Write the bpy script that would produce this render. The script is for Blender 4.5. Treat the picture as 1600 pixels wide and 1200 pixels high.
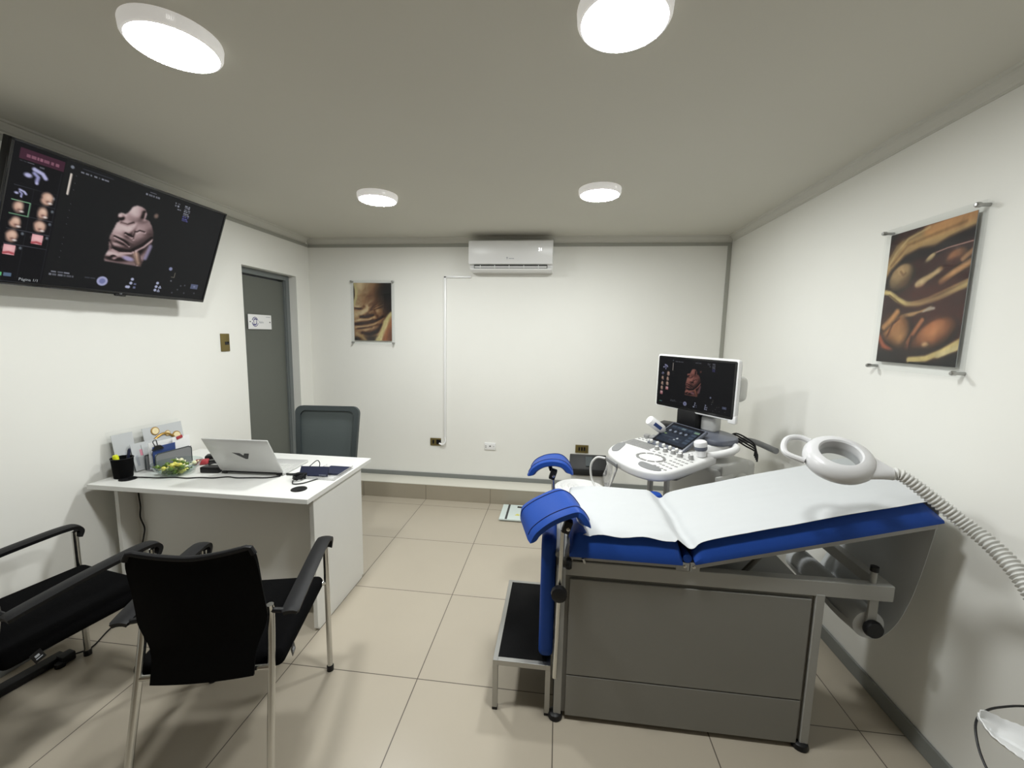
import bpy, bmesh, math, random
import numpy as np
from mathutils import Vector as V, Matrix as M4

for o in list(bpy.data.objects):
    bpy.data.objects.remove(o)
SC = bpy.context.scene
COL = SC.collection
PI = math.pi

# ------------------------------------------------------------------ camera
cam = bpy.data.cameras.new('camera')
cam.sensor_width = 36.0
cam.lens = 642.14 / 1600 * 36
cam.clip_start = 0.02
co = bpy.data.objects.new('camera', cam)
COL.objects.link(co)
_yaw, _pit, _rol = -0.1130, 0.1199, 0.0197
_f = V((math.sin(_yaw) * math.cos(_pit), math.cos(_yaw) * math.cos(_pit), -math.sin(_pit)))
_r = V((math.cos(_yaw), -math.sin(_yaw), 0))
_u = _r.cross(_f)
_r2 = _r * math.cos(_rol) + _u * math.sin(_rol)
_u2 = -_r * math.sin(_rol) + _u * math.cos(_rol)
co.matrix_world = M4(((_r2.x, _u2.x, -_f.x, 0.5775), (_r2.y, _u2.y, -_f.y, -3.3966), (_r2.z, _u2.z, -_f.z, 1.5236), (0, 0, 0, 1)))
SC.camera = co

# ------------------------------------------------------------------ world and exposure
w = bpy.data.worlds.new('world')
SC.world = w
w.use_nodes = True
w.node_tree.nodes['Background'].inputs[0].default_value = (1, 1, 1, 1)
w.node_tree.nodes['Background'].inputs[1].default_value = 0.05
SC.view_settings.view_transform = 'Standard'
SC.view_settings.look = 'None'
SC.view_settings.gamma = 1
SC.view_settings.use_curve_mapping = False
SC.view_settings.exposure = 0.0
LAMP = 166.0          # emission of the ceiling lamp diffusers
try:
    SC.cycles.max_bounces = 10
    SC.cycles.diffuse_bounces = 6
    SC.cycles.transparent_max_bounces = 12
    SC.cycles.use_denoising = True
    SC.cycles.sample_clamp_indirect = 6
    SC.cycles.caustics_reflective = False
    SC.cycles.caustics_refractive = False
except Exception:
    pass

# ------------------------------------------------------------------ helpers
def lin(c):
    c = c / 255.0
    return c / 12.92 if c <= 0.04045 else ((c + 0.055) / 1.055) ** 2.4

def rgb(r, g, b):
    return (lin(r), lin(g), lin(b), 1)

def mat(name, col, rough=0.5, metal=0.0, spec=0.5, noise=0.0, nscale=40, bump=0.0, coat=0.0, sheen=0.0):
    m = bpy.data.materials.new(name)
    m.use_nodes = True
    nt = m.node_tree
    b = nt.nodes['Principled BSDF']
    b.inputs['Base Color'].default_value = col
    b.inputs['Roughness'].default_value = rough
    b.inputs['Metallic'].default_value = metal
    b.inputs['Specular IOR Level'].default_value = spec
    b.inputs['Coat Weight'].default_value = coat
    b.inputs['Sheen Weight'].default_value = sheen
    if noise or bump:
        tc = nt.nodes.new('ShaderNodeTexCoord')
        nz = nt.nodes.new('ShaderNodeTexNoise')
        nz.inputs['Scale'].default_value = nscale
        nz.inputs['Detail'].default_value = 4
        nt.links.new(tc.outputs['Object'], nz.inputs['Vector'])
        if noise:
            mx = nt.nodes.new('ShaderNodeMix')
            mx.data_type = 'RGBA'
            mx.inputs[6].default_value = tuple(c * (1 - noise) for c in col[:3]) + (1,)
            mx.inputs[7].default_value = tuple(min(1, c * (1 + noise)) for c in col[:3]) + (1,)
            nt.links.new(nz.outputs['Fac'], mx.inputs[0])
            nt.links.new(mx.outputs[2], b.inputs['Base Color'])
        if bump:
            bp = nt.nodes.new('ShaderNodeBump')
            bp.inputs['Strength'].default_value = bump
            bp.inputs['Distance'].default_value = 0.002
            nt.links.new(nz.outputs['Fac'], bp.inputs['Height'])
            nt.links.new(bp.outputs['Normal'], b.inputs['Normal'])
    return m

def emit(name, col, s):
    m = bpy.data.materials.new(name)
    m.use_nodes = True
    b = m.node_tree.nodes['Principled BSDF']
    b.inputs['Base Color'].default_value = (0.8, 0.8, 0.8, 1)
    b.inputs['Emission Color'].default_value = col
    b.inputs['Emission Strength'].default_value = s
    return m

def clear(name, tint=(1, 1, 1, 1), refl=0.08, rough=0.02, cover=0.0):
    # clear sheet plastic or thin glass: see-through with a Fresnel reflection
    m = bpy.data.materials.new(name)
    m.use_nodes = True
    nt = m.node_tree
    nt.nodes.remove(nt.nodes['Principled BSDF'])
    out = nt.nodes['Material Output']
    tr = nt.nodes.new('ShaderNodeBsdfTransparent')
    tr.inputs[0].default_value = tint
    gl = nt.nodes.new('ShaderNodeBsdfGlossy')
    gl.inputs['Roughness'].default_value = rough
    lw = nt.nodes.new('ShaderNodeLayerWeight')
    lw.inputs[0].default_value = 0.5
    pw = nt.nodes.new('ShaderNodeMath')
    pw.operation = 'POWER'
    pw.inputs[1].default_value = 5
    nt.links.new(lw.outputs['Facing'], pw.inputs[0])
    fr = nt.nodes.new('ShaderNodeMapRange')
    fr.inputs['To Min'].default_value = 0.012
    fr.inputs['To Max'].default_value = 0.9
    nt.links.new(pw.outputs[0], fr.inputs['Value'])
    mx = nt.nodes.new('ShaderNodeMixShader')
    nt.links.new(fr.outputs[0], mx.inputs[0])
    nt.links.new(tr.outputs[0], mx.inputs[1])
    nt.links.new(gl.outputs[0], mx.inputs[2])
    last = mx
    if cover:
        df = nt.nodes.new('ShaderNodeBsdfDiffuse')
        df.inputs[0].default_value = (0.8, 0.8, 0.8, 1)
        m2 = nt.nodes.new('ShaderNodeMixShader')
        m2.inputs[0].default_value = cover
        nt.links.new(mx.outputs[0], m2.inputs[1])
        nt.links.new(df.outputs[0], m2.inputs[2])
        last = m2
    nt.links.new(last.outputs[0], out.inputs[0])
    return m

def picture(name, emis=0.0, rough=0.3):
    m = bpy.data.materials.new(name)
    m.use_nodes = True
    nt = m.node_tree
    b = nt.nodes['Principled BSDF']
    at = nt.nodes.new('ShaderNodeAttribute')
    at.attribute_name = 'Col'
    b.inputs['Roughness'].default_value = rough
    if emis:
        b.inputs['Base Color'].default_value = (0.006, 0.006, 0.007, 1)
        b.inputs['Emission Strength'].default_value = emis
        nt.links.new(at.outputs['Color'], b.inputs['Emission Color'])
    else:
        nt.links.new(at.outputs['Color'], b.inputs['Base Color'])
    return m

def smooth_pts(pts, n=6, closed=False):
    pts = [V(p) for p in pts]
    out = []
    N = len(pts)
    rng = range(N) if closed else range(N - 1)
    for i in rng:
        if closed:
            p0, p1, p2, p3 = pts[(i - 1) % N], pts[i], pts[(i + 1) % N], pts[(i + 2) % N]
        else:
            p0, p1, p2, p3 = pts[max(i - 1, 0)], pts[i], pts[i + 1], pts[min(i + 2, N - 1)]
        for k in range(n):
            t = k / n
            out.append(0.5 * ((2 * p1) + (p2 - p0) * t + (2 * p0 - 5 * p1 + 4 * p2 - p3) * t * t + (3 * p1 - p0 - 3 * p2 + p3) * t ** 3))
    if not closed:
        out.append(pts[-1])
    return out

class MB:
    def __init__(s, mtx=None):
        s.bm = bmesh.new()
        s.m = mtx
    def box(s, c, d, rot=None, bev=0.0, seg=2):
        b2 = bmesh.new()
        bmesh.ops.create_cube(b2, size=1)
        for v in b2.verts:
            v.co = V((v.co.x * d[0], v.co.y * d[1], v.co.z * d[2]))
        if bev:
            bmesh.ops.bevel(b2, geom=b2.edges[:], offset=min(bev, min(d) * 0.49), segments=seg, profile=0.5, affect='EDGES')
        mt = M4.Translation(V(c)) @ (rot.to_4x4() if rot else M4())
        b2.transform(mt)
        s._add(b2)
        return s
    def _add(s, b2):
        me = bpy.data.meshes.new('tmp')
        b2.to_mesh(me)
        b2.free()
        s.bm.from_mesh(me)
        bpy.data.meshes.remove(me)
    def tube(s, pts, r, n=10, closed=False, caps=True):
        pts = [V(p) for p in pts]
        N = len(pts)
        rads = r if isinstance(r, (list, tuple)) else [r] * N
        rings = []
        up = None
        for i, p in enumerate(pts):
            if closed:
                t = (pts[(i + 1) % N] - pts[i - 1])
            else:
                t = pts[min(i + 1, N - 1)] - pts[max(i - 1, 0)]
            t = t.normalized()
            if up is None:
                up = V((0, 0, 1)) if abs(t.z) < 0.9 else V((0, 1, 0))
            a = (up - t * up.dot(t)).normalized()
            up = a
            b = t.cross(a)
            rings.append([s.bm.verts.new(p + (a * math.cos(2 * PI * k / n) + b * math.sin(2 * PI * k / n)) * rads[i]) for k in range(n)])
        rg = range(N) if closed else range(N - 1)
        for i in rg:
            A, B = rings[i], rings[(i + 1) % N]
            for k in range(n):
                s.bm.faces.new((A[k], A[(k + 1) % n], B[(k + 1) % n], B[k]))
        if caps and not closed:
            s.bm.faces.new(rings[0][::-1])
            s.bm.faces.new(rings[-1])
        return s
    def lathe(s, prof, c=(0, 0, 0), axis=(0, 0, 1), n=32, xs=1.0, ys=1.0):
        ax = V(axis).normalized()
        q = V((0, 0, 1)).rotation_difference(ax).to_matrix()
        rings = []
        for (r, z) in prof:
            if r < 1e-6:
                rings.append([s.bm.verts.new(q @ V((0, 0, z)) + V(c))])
            else:
                rings.append([s.bm.verts.new(q @ V((r * xs * math.cos(2 * PI * k / n), r * ys * math.sin(2 * PI * k / n), z)) + V(c)) for k in range(n)])
        for A, B in zip(rings, rings[1:]):
            for k in range(n):
                a0, a1 = A[k % len(A)], A[(k + 1) % len(A)]
                b0, b1 = B[k % len(B)], B[(k + 1) % len(B)]
                vs = []
                for v in (a0, a1, b1, b0):
                    if v not in vs:
                        vs.append(v)
                if len(vs) > 2:
                    s.bm.faces.new(vs)
        return s
    def prism(s, pts, h, mtx=None, bev=0.0, seg=2, scale_top=1.0):
        # 2D outline in local xy extruded along local z from 0 to h
        b2 = bmesh.new()
        cx = sum(p[0] for p in pts) / len(pts)
        cy = sum(p[1] for p in pts) / len(pts)
        lo = [b2.verts.new((p[0], p[1], 0)) for p in pts]
        hi = [b2.verts.new((cx + (p[0] - cx) * scale_top, cy + (p[1] - cy) * scale_top, h)) for p in pts]
        n = len(pts)
        b2.faces.new(lo[::-1])
        top = b2.faces.new(hi)
        for i in range(n):
            b2.faces.new((lo[i], lo[(i + 1) % n], hi[(i + 1) % n], hi[i]))
        bmesh.ops.recalc_face_normals(b2, faces=b2.faces[:])
        if bev:
            es = [e for e in b2.edges if abs(e.verts[0].co.z - e.verts[1].co.z) < 1e-6]
            bmesh.ops.bevel(b2, geom=es, offset=bev, segments=seg, profile=0.5, affect='EDGES')
        if mtx is not None:
            b2.transform(mtx)
        s._add(b2)
        return s
    def sheet(s, grid, thick, closed_u=False):
        # grid[i][j] points, thickened along normals on both sides
        R, Cn = len(grid), len(grid[0])
        G = [[V(p) for p in row] for row in grid]
        NR = [[None] * Cn for _ in range(R)]
        for i in range(R):
            for j in range(Cn):
                du = G[min(i + 1, R - 1)][j] - G[max(i - 1, 0)][j]
                dv = G[i][min(j + 1, Cn - 1)] - G[i][max(j - 1, 0)]
                nn = du.cross(dv)
                NR[i][j] = nn.normalized() if nn.length > 1e-12 else V((0, 0, 1))
        T = thick if callable(thick) else (lambda i, j: (thick / 2, thick / 2))
        A = [[s.bm.verts.new(G[i][j] + NR[i][j] * T(i, j)[0]) for j in range(Cn)] for i in range(R)]
        B = [[s.bm.verts.new(G[i][j] - NR[i][j] * T(i, j)[1]) for j in range(Cn)] for i in range(R)]
        f = s.bm.faces.new
        for i in range(R - 1):
            for j in range(Cn - 1):
                f((A[i][j], A[i + 1][j], A[i + 1][j + 1], A[i][j + 1]))
                f((B[i][j], B[i][j + 1], B[i + 1][j + 1], B[i + 1][j]))
        for i in range(R - 1):
            f((A[i][0], B[i][0], B[i + 1][0], A[i + 1][0]))
            f((A[i][-1], A[i + 1][-1], B[i + 1][-1], B[i][-1]))
        for j in range(Cn - 1):
            f((A[0][j], A[0][j + 1], B[0][j + 1], B[0][j]))
            f((A[-1][j], B[-1][j], B[-1][j + 1], A[-1][j + 1]))
        return s
    def build(s, name, m, parent=None, loc=None, sm=True, ang=35):
        bm = s.bm
        if s.m is not None:
            bm.transform(s.m)
        bmesh.ops.recalc_face_normals(bm, faces=bm.faces[:])
        if loc is not None:
            bm.transform(M4.Translation(-V(loc)))
        elif parent is not None and parent.get('_wl') is not None:
            bm.transform(M4.Translation(-V(parent['_wl'])))
        me = bpy.data.meshes.new(name)
        bm.to_mesh(me)
        bm.free()
        if sm:
            for p in me.polygons:
                p.use_smooth = True
            try:
                me.set_sharp_from_angle(angle=math.radians(ang))
            except Exception:
                pass
        me.materials.append(m)
        o = bpy.data.objects.new(name, me)
        COL.objects.link(o)
        if loc is not None:
            o.location = loc
        if parent is not None:
            o.parent = parent
            if parent.get('_wl') is not None:
                o['_wl'] = parent['_wl']
        return o

def tag(o, label=None, cat=None, group=None, kind=None):
    if label: o['label'] = label
    if cat: o['category'] = cat
    if group: o['group'] = group
    if kind: o['kind'] = kind
    return o

def thing(name, label, cat, loc, group=None, world=True, mtx=None):
    # an Empty at the base of a thing; with world=True the parts are given in world coordinates
    o = bpy.data.objects.new(name, None)
    o.empty_display_size = 0.05
    COL.objects.link(o)
    if mtx is not None:
        o.matrix_world = mtx
    else:
        o.location = loc
        if world:
            o['_wl'] = tuple(loc)
    return tag(o, label, cat, group)

def struct(mb, name, m, sm=False):
    o = mb.build(name, m, sm=sm)
    o['kind'] = 'structure'
    return o

def frame(c, x, y, z):
    return M4(((x[0], y[0], z[0], c[0]), (x[1], y[1], z[1], c[1]), (x[2], y[2], z[2], c[2]), (0, 0, 0, 1)))

def facing(yaw, tilt, c, roll=0.0):
    n = V((math.sin(yaw) * math.cos(tilt), -math.cos(yaw) * math.cos(tilt), math.sin(tilt)))
    r = V((math.cos(yaw), math.sin(yaw), 0))
    u = n.cross(r)
    r2 = r * math.cos(roll) + u * math.sin(roll)
    u2 = -r * math.sin(roll) + u * math.cos(roll)
    return frame(c, r2, u2, n)

def text_mesh(txt, size, mtx, name, m, parent, align='CENTER', depth=0.0004):
    cu = bpy.data.curves.new('txt', 'FONT')
    cu.body = txt
    cu.size = size
    cu.align_x = align
    cu.align_y = 'CENTER'
    cu.extrude = depth
    cu.resolution_u = 3
    to = bpy.data.objects.new('txt', cu)
    COL.objects.link(to)
    dg = bpy.context.evaluated_depsgraph_get()
    me = bpy.data.meshes.new_from_object(to.evaluated_get(dg))
    bpy.data.objects.remove(to)
    bpy.data.curves.remove(cu)
    me.transform(mtx)
    if parent is not None and parent.get('_wl') is not None:
        me.transform(M4.Translation(-V(parent['_wl'])))
    me.name = name
    me.materials.clear()
    me.materials.append(m)
    o = bpy.data.objects.new(name, me)
    COL.objects.link(o)
    o.parent = parent
    return o

# flat pictures painted point by point on a fine grid (prints and screens)
class Canvas:
    def __init__(s, W, H, aspect, bg):
        s.W, s.H, s.asp = W, H, aspect
        u, v = np.meshgrid(np.linspace(0, 1, W), np.linspace(0, 1, H))
        s.u, s.v = u, v
        s.a = np.zeros((H, W, 3)) + np.array(bg, float)
        rs = np.random.RandomState(7)
        n = np.zeros((H, W))
        for k in (6, 14, 30, 60):
            g = rs.rand(k + 2, k + 2)
            xi, yi = u * k, v * k
            x0, y0 = xi.astype(int), yi.astype(int)
            fx, fy = xi - x0, yi - y0
            fx = fx * fx * (3 - 2 * fx); fy = fy * fy * (3 - 2 * fy)
            n += ((g[y0, x0] * (1 - fx) + g[y0, x0 + 1] * fx) * (1 - fy) + (g[y0 + 1, x0] * (1 - fx) + g[y0 + 1, x0 + 1] * fx) * fy - .5) * 6.0 / k ** .5 / 2.4
        s.n = n
    def mix(s, al, col):
        al = np.clip(al, 0, 1)[..., None]
        s.a = s.a * (1 - al) + np.array(col, float) * al
    def ell(s, cx, cy, rx, ry, col, ang=0.0, soft=0.15, al=1.0, wob=0.0, ball=0.0):
        dx, dy = (s.u - cx) * s.asp, s.v - cy
        c, t = math.cos(ang), math.sin(ang)
        x, y = dx * c + dy * t, -dx * t + dy * c
        d = np.sqrt((x / rx) ** 2 + (y / ry) ** 2) + wob * s.n
        al = np.clip((1 + soft - d) / (2 * soft), 0, 1) * al
        if ball:
            nz = np.sqrt(np.clip(1 - d * d, 0, 1))
            sh = np.clip((-dx / rx * .5 - dy / ry * .6) * .75 + nz * .75, 0, 1.15)
            s.a = s.a * (1 - al[..., None]) + np.array(col, float) * (1 - ball + ball * sh)[..., None] * al[..., None]
        else:
            s.mix(al, col)
    def line(s, pts, wd, col, soft=0.5, al=1.0, wob=0.0, ball=0.0):
        d = np.full(s.u.shape, 9.0)
        for (x0, y0), (x1, y1) in zip(pts, pts[1:]):
            ax, ay, bx, by = x0 * s.asp, y0, x1 * s.asp, y1
            px, py = s.u * s.asp - ax, s.v - ay
            L = max((bx - ax) ** 2 + (by - ay) ** 2, 1e-9)
            t = np.clip((px * (bx - ax) + py * (by - ay)) / L, 0, 1)
            d = np.minimum(d, np.hypot(px - t * (bx - ax), py - t * (by - ay)))
        d = d / wd + wob * s.n
        al = np.clip((1 + soft - d) / (2 * soft), 0, 1) * al
        sh = 1 - ball * np.clip(d, 0, 1) ** 2
        s.a = s.a * (1 - al[..., None]) + np.array(col, float) * sh[..., None] * al[..., None]
    def rect(s, x0, y0, x1, y1, col, al=1.0):
        s.mix(((s.u >= x0) & (s.u <= x1) & (s.v >= y0) & (s.v <= y1)) * al, col)
    def poly(s, pts, col, al=1.0):
        ins = np.zeros(s.u.shape, bool)
        n = len(pts)
        for i in range(n):
            x0, y0 = pts[i]; x1, y1 = pts[(i + 1) % n]
            if y0 == y1: continue
            c = ((y0 > s.v) != (y1 > s.v)) & (s.u < (x1 - x0) * (s.v - y0) / (y1 - y0) + x0)
            ins ^= c
        s.mix(ins * al, col)
        return ins
    def scribble(s, x0, y0, x1, y1, col, rows=1, seed=1, al=0.9):
        # a block of illegible small print
        r = random.Random(seed)
        hh = (y1 - y0) / rows
        for k in range(rows):
            x = x0
            while x < x1 - 0.004:
                wd = r.uniform(0.006, 0.022)
                s.rect(x, y0 + k * hh + hh * .2, min(x + wd, x1), y0 + k * hh + hh * .8, col, al * r.uniform(.5, 1))
                x += wd + r.uniform(.002, .006)
    def build(s, name, m, parent, mtx, w, h):
        bm_v, bm_f = [], []
        W, H = s.W, s.H
        for j in range(H):
            for i in range(W):
                p = mtx @ V(((i / (W - 1) - .5) * w, (.5 - j / (H - 1)) * h, 0))
                bm_v.append(p)
        if parent.get('_wl') is not None:
            o_ = V(parent['_wl'])
            bm_v = [p - o_ for p in bm_v]
        for j in range(H - 1):
            for i in range(W - 1):
                a = j * W + i
                bm_f.append((a, a + W, a + W + 1, a + 1))
        me = bpy.data.meshes.new(name)
        me.from_pydata([tuple(p) for p in bm_v], [], bm_f)
        at = me.color_attributes.new('Col', 'FLOAT_COLOR', 'POINT')
        c = np.clip(s.a, 0, 255) / 255.0
        c = np.where(c <= 0.04045, c / 12.92, ((c + 0.055) / 1.055) ** 2.4)
        buf = np.ones((H * W, 4), np.float32)
        buf[:, :3] = c.reshape(-1, 3)
        at.data.foreach_set('color', buf.ravel())
        me.materials.append(m)
        o = bpy.data.objects.new(name, me)
        COL.objects.link(o)
        o.parent = parent
        if parent.get('_wl') is not None:
            o['_wl'] = parent['_wl']
        return o

# ------------------------------------------------------------------ materials
m_wall = mat('wall_paint', (0.79, 0.785, 0.745, 1), 0.62, spec=0.3, noise=0.02, nscale=3, bump=0.08)
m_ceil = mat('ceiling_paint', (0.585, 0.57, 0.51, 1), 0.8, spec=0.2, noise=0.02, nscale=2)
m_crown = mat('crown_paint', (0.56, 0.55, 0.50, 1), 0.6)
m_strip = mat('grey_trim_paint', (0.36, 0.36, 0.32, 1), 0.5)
m_base = mat('grey_baseboard', (0.20, 0.21, 0.20, 1), 0.45)
m_cap = mat('ledge_cap', (0.62, 0.60, 0.53, 1), 0.4)
m_white = mat('white_laminate', (0.72, 0.72, 0.695, 1), 0.3, noise=0.015, nscale=8)
m_wplastic = mat('white_plastic', (0.80, 0.80, 0.80, 1), 0.32)
m_lampwhite = mat('lamp_white_plastic', (0.60, 0.60, 0.61, 1), 0.3)
m_console = mat('console_white', (0.68, 0.68, 0.675, 1), 0.35)
m_key = mat('grey_key', (0.27, 0.27, 0.265, 1), 0.5)
m_binlid = mat('bin_lid_plastic', (0.016, 0.016, 0.016, 1), 0.5, spec=0.3)
m_offw = mat('grey_white_plastic', (0.60, 0.60, 0.58, 1), 0.4)
m_gplastic = mat('grey_plastic', (0.20, 0.205, 0.21, 1), 0.4)
m_dgplastic = mat('dark_blue_grey_plastic', (0.10, 0.11, 0.14, 1), 0.35)
m_black = mat('black_plastic', (0.008, 0.008, 0.009, 1), 0.42, spec=0.3)
m_blackg = mat('gloss_black', (0.008, 0.008, 0.009, 1), 0.12)
m_fabric = mat('black_fabric', (0.0035, 0.0035, 0.0038, 1), 0.95, spec=0.04, noise=0.3, nscale=300, bump=0.4)
m_mesh = mat('black_mesh', (0.003, 0.003, 0.0033, 1), 0.8, spec=0.08, noise=0.5, nscale=500, bump=0.5)
m_armpad = mat('black_arm_plastic', (0.008, 0.008, 0.009, 1), 0.5, spec=0.22)
m_chrome = mat('chrome', (0.62, 0.62, 0.60, 1), 0.22, 1.0)
m_satin = mat('satin_steel', (0.42, 0.42, 0.41, 1), 0.35, 1.0)
m_cab = mat('grey_enamel', (0.215, 0.213, 0.198, 1), 0.45, noise=0.03, nscale=6)
m_cabframe = mat('light_grey_enamel', (0.33, 0.33, 0.315, 1), 0.38)
m_seam = mat('dark_joint', (0.05, 0.05, 0.048, 1), 0.6)
m_blue = mat('blue_vinyl', (0.016, 0.060, 0.295, 1), 0.46, spec=0.13, noise=0.06, nscale=90, bump=0.10)
m_seamblue = mat('blue_stitch', (0.008, 0.02, 0.12, 1), 0.5)
m_paper = mat('white_paper', (0.505, 0.52, 0.53, 1), 0.75, spec=0.2, bump=0.12, nscale=25)
m_door = mat('grey_door_paint', (0.115, 0.123, 0.108, 1), 0.42)
m_doorf = mat('grey_door_frame', (0.15, 0.165, 0.165, 1), 0.4)
m_brass = mat('aged_brass', (0.20, 0.155, 0.055, 1), 0.42, 0.6)
m_slate = mat('slate_mesh', (0.070, 0.085, 0.085, 1), 0.7, noise=0.2, nscale=400, bump=0.2)
m_slatef = mat('slate_frame', (0.035, 0.045, 0.047, 1), 0.6)
m_silver = mat('silver_lid', (0.62, 0.62, 0.61, 1), 0.35, 0.35)
m_gold = mat('gold', (0.45, 0.27, 0.07, 1), 0.35, 0.7)
m_cream = mat('cream', (0.80, 0.68, 0.42, 1), 0.5)
m_red = mat('red', (0.35, 0.03, 0.04, 1), 0.5)
m_pink = mat('pink_print', (0.62, 0.25, 0.32, 1), 0.6)
m_navy = mat('navy_card', (0.012, 0.016, 0.045, 1), 0.4)
m_bluefolder = mat('blue_folder', (0.03, 0.06, 0.20, 1), 0.5)
m_greyprint = mat('grey_print', (0.38, 0.40, 0.44, 1), 0.6)
m_darkprint = mat('dark_print', (0.05, 0.05, 0.05, 1), 0.6)
m_violet = mat('violet_print', (0.06, 0.05, 0.22, 1), 0.5)
m_yellow = mat('yellow_wrap', (0.62, 0.58, 0.12, 1), 0.3)
m_green = mat('green_wrap', (0.10, 0.17, 0.02, 1), 0.3)
m_pale = mat('pale_wrap', (0.75, 0.74, 0.50, 1), 0.3)
m_hiy = mat('neon_yellow', (0.75, 0.80, 0.02, 1), 0.4)
m_glass = clear('clear_glass', (0.88, 0.92, 0.91, 1))
m_acryl = clear('clear_acrylic', (0.992, 0.995, 0.995, 1), cover=0.012)
m_lens = clear('magnifier_glass', (0.86, 0.87, 0.87, 1))
m_bag = clear('thin_plastic', (0.95, 0.95, 0.95, 1), rough=0.2, cover=0.28)
m_tray = mat('white_tray_plastic', (0.74, 0.75, 0.76, 1), 0.4)
m_scale = mat('tempered_glass_top', (0.62, 0.70, 0.68, 1), 0.1)
m_white_led = emit('display_glow', (1, 1, 1, 1), 1.6)
m_lampglow = emit('lamp_glow', (0.975, 1.0, 0.985, 1), LAMP)
m_lamphouse = emit('lamp_housing', (1.0, 0.97, 0.92, 1), 0.30)
m_screen = picture('screen_picture', 1.0, 0.25)
m_screen.node_tree.nodes['Principled BSDF'].inputs['Specular IOR Level'].default_value = 0.12
m_print = picture('printed_picture', 0, 0.5)
m_print.node_tree.nodes['Principled BSDF'].inputs['Specular IOR Level'].default_value = 0.15
m_envelope = mat('envelope_paper', (0.80, 0.80, 0.80, 1), 0.7)
m_whitecable = mat('white_cable', (0.72, 0.72, 0.70, 1), 0.4)

def tile_mat(name, base, grout):
    m = bpy.data.materials.new(name)
    m.use_nodes = True
    nt = m.node_tree
    b = nt.nodes['Principled BSDF']
    tc = nt.nodes.new('ShaderNodeTexCoord')
    br = nt.nodes.new('ShaderNodeTexBrick')
    br.offset = 0.0
    br.squash = 1.0
    br.inputs['Scale'].default_value = 1.0
    br.inputs['Brick Width'].default_value = 0.6
    br.inputs['Row Height'].default_value = 0.6
    br.inputs['Mortar Size'].default_value = 0.0022
    br.inputs['Mortar Smooth'].default_value = 0.1
    br.inputs['Bias'].default_value = 0.0
    br.inputs['Color1'].default_value = base
    br.inputs['Color2'].default_value = tuple(c * 1.04 for c in base[:3]) + (1,)
    br.inputs['Mortar'].default_value = grout
    nt.links.new(tc.outputs['Object'], br.inputs['Vector'])
    nz = nt.nodes.new('ShaderNodeTexNoise')
    nz.inputs['Scale'].default_value = 2.2
    nz.inputs['Detail'].default_value = 5
    nt.links.new(tc.outputs['Object'], nz.inputs['Vector'])
    mr = nt.nodes.new('ShaderNodeMapRange')
    mr.inputs['To Min'].default_value = 0.94
    mr.inputs['To Max'].default_value = 1.06
    nt.links.new(nz.outputs['Fac'], mr.inputs['Value'])
    mx = nt.nodes.new('ShaderNodeMix')
    mx.data_type = 'RGBA'
    mx.blend_type = 'MULTIPLY'
    mx.inputs[0].default_value = 1
    nt.links.new(br.outputs['Color'], mx.inputs[6])
    nt.links.new(mr.outputs['Result'], mx.inputs[7])
    nt.links.new(mx.outputs[2], b.inputs['Base Color'])
    b.inputs['Roughness'].default_value = 0.3
    b.inputs['Specular IOR Level'].default_value = 0.4
    bp = nt.nodes.new('ShaderNodeBump')
    bp.inputs['Strength'].default_value = 0.35
    bp.inputs['Distance'].default_value = 0.002
    bp.invert = True
    nt.links.new(br.outputs['Fac'], bp.inputs['Height'])
    nt.links.new(bp.outputs['Normal'], b.inputs['Normal'])
    return m
m_tile = tile_mat('beige_floor_tile', (0.40, 0.355, 0.285, 1), (0.10, 0.085, 0.07, 1))
m_tile2 = tile_mat('beige_plinth_tile', (0.335, 0.30, 0.235, 1), (0.13, 0.11, 0.09, 1))

# ------------------------------------------------------------------ the room
XL, XR, YB, YF, ZC = -1.794, 1.976, 0.329, -4.35, 2.372
struct(MB().box(((XL + XR) / 2, (YB + YF) / 2, -0.05), (XR - XL + 0.5, YB - YF + 0.4, 0.1)), 'floor', m_tile)
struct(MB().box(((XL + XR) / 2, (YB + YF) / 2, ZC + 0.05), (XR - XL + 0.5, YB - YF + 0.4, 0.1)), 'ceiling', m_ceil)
struct(MB().box(((XL + XR) / 2, YB + 0.06, ZC / 2), (XR - XL + 0.36, 0.12, ZC)), 'wall_back', m_wall)
struct(MB().box(((XL + XR) / 2, YF - 0.06, ZC / 2), (XR - XL + 0.36, 0.12, ZC)), 'wall_front', mat('unseen_dark_wall', (0.16, 0.12, 0.08, 1), 0.5, noise=0.2, nscale=5))  # unseen wall behind the camera; dark colour invented to cut bounced light
struct(MB().box((XR + 0.06, (YB + YF) / 2, ZC / 2), (0.12, YB - YF, ZC)), 'wall_right', m_wall)
DY0, DY1, DZ = -0.509, 0.132, 2.003     # the doorway in the left wall
wl = MB()
wl.box((XL - 0.09, (YF + DY0) / 2, ZC / 2), (0.18, DY0 - YF, ZC))
wl.box((XL - 0.09, (DY1 + YB) / 2, ZC / 2), (0.18, YB - DY1, ZC))
wl.box((XL - 0.09, (DY0 + DY1) / 2, (DZ + ZC) / 2), (0.18, DY1 - DY0, ZC - DZ))
struct(wl, 'wall_left', m_wall)
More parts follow.
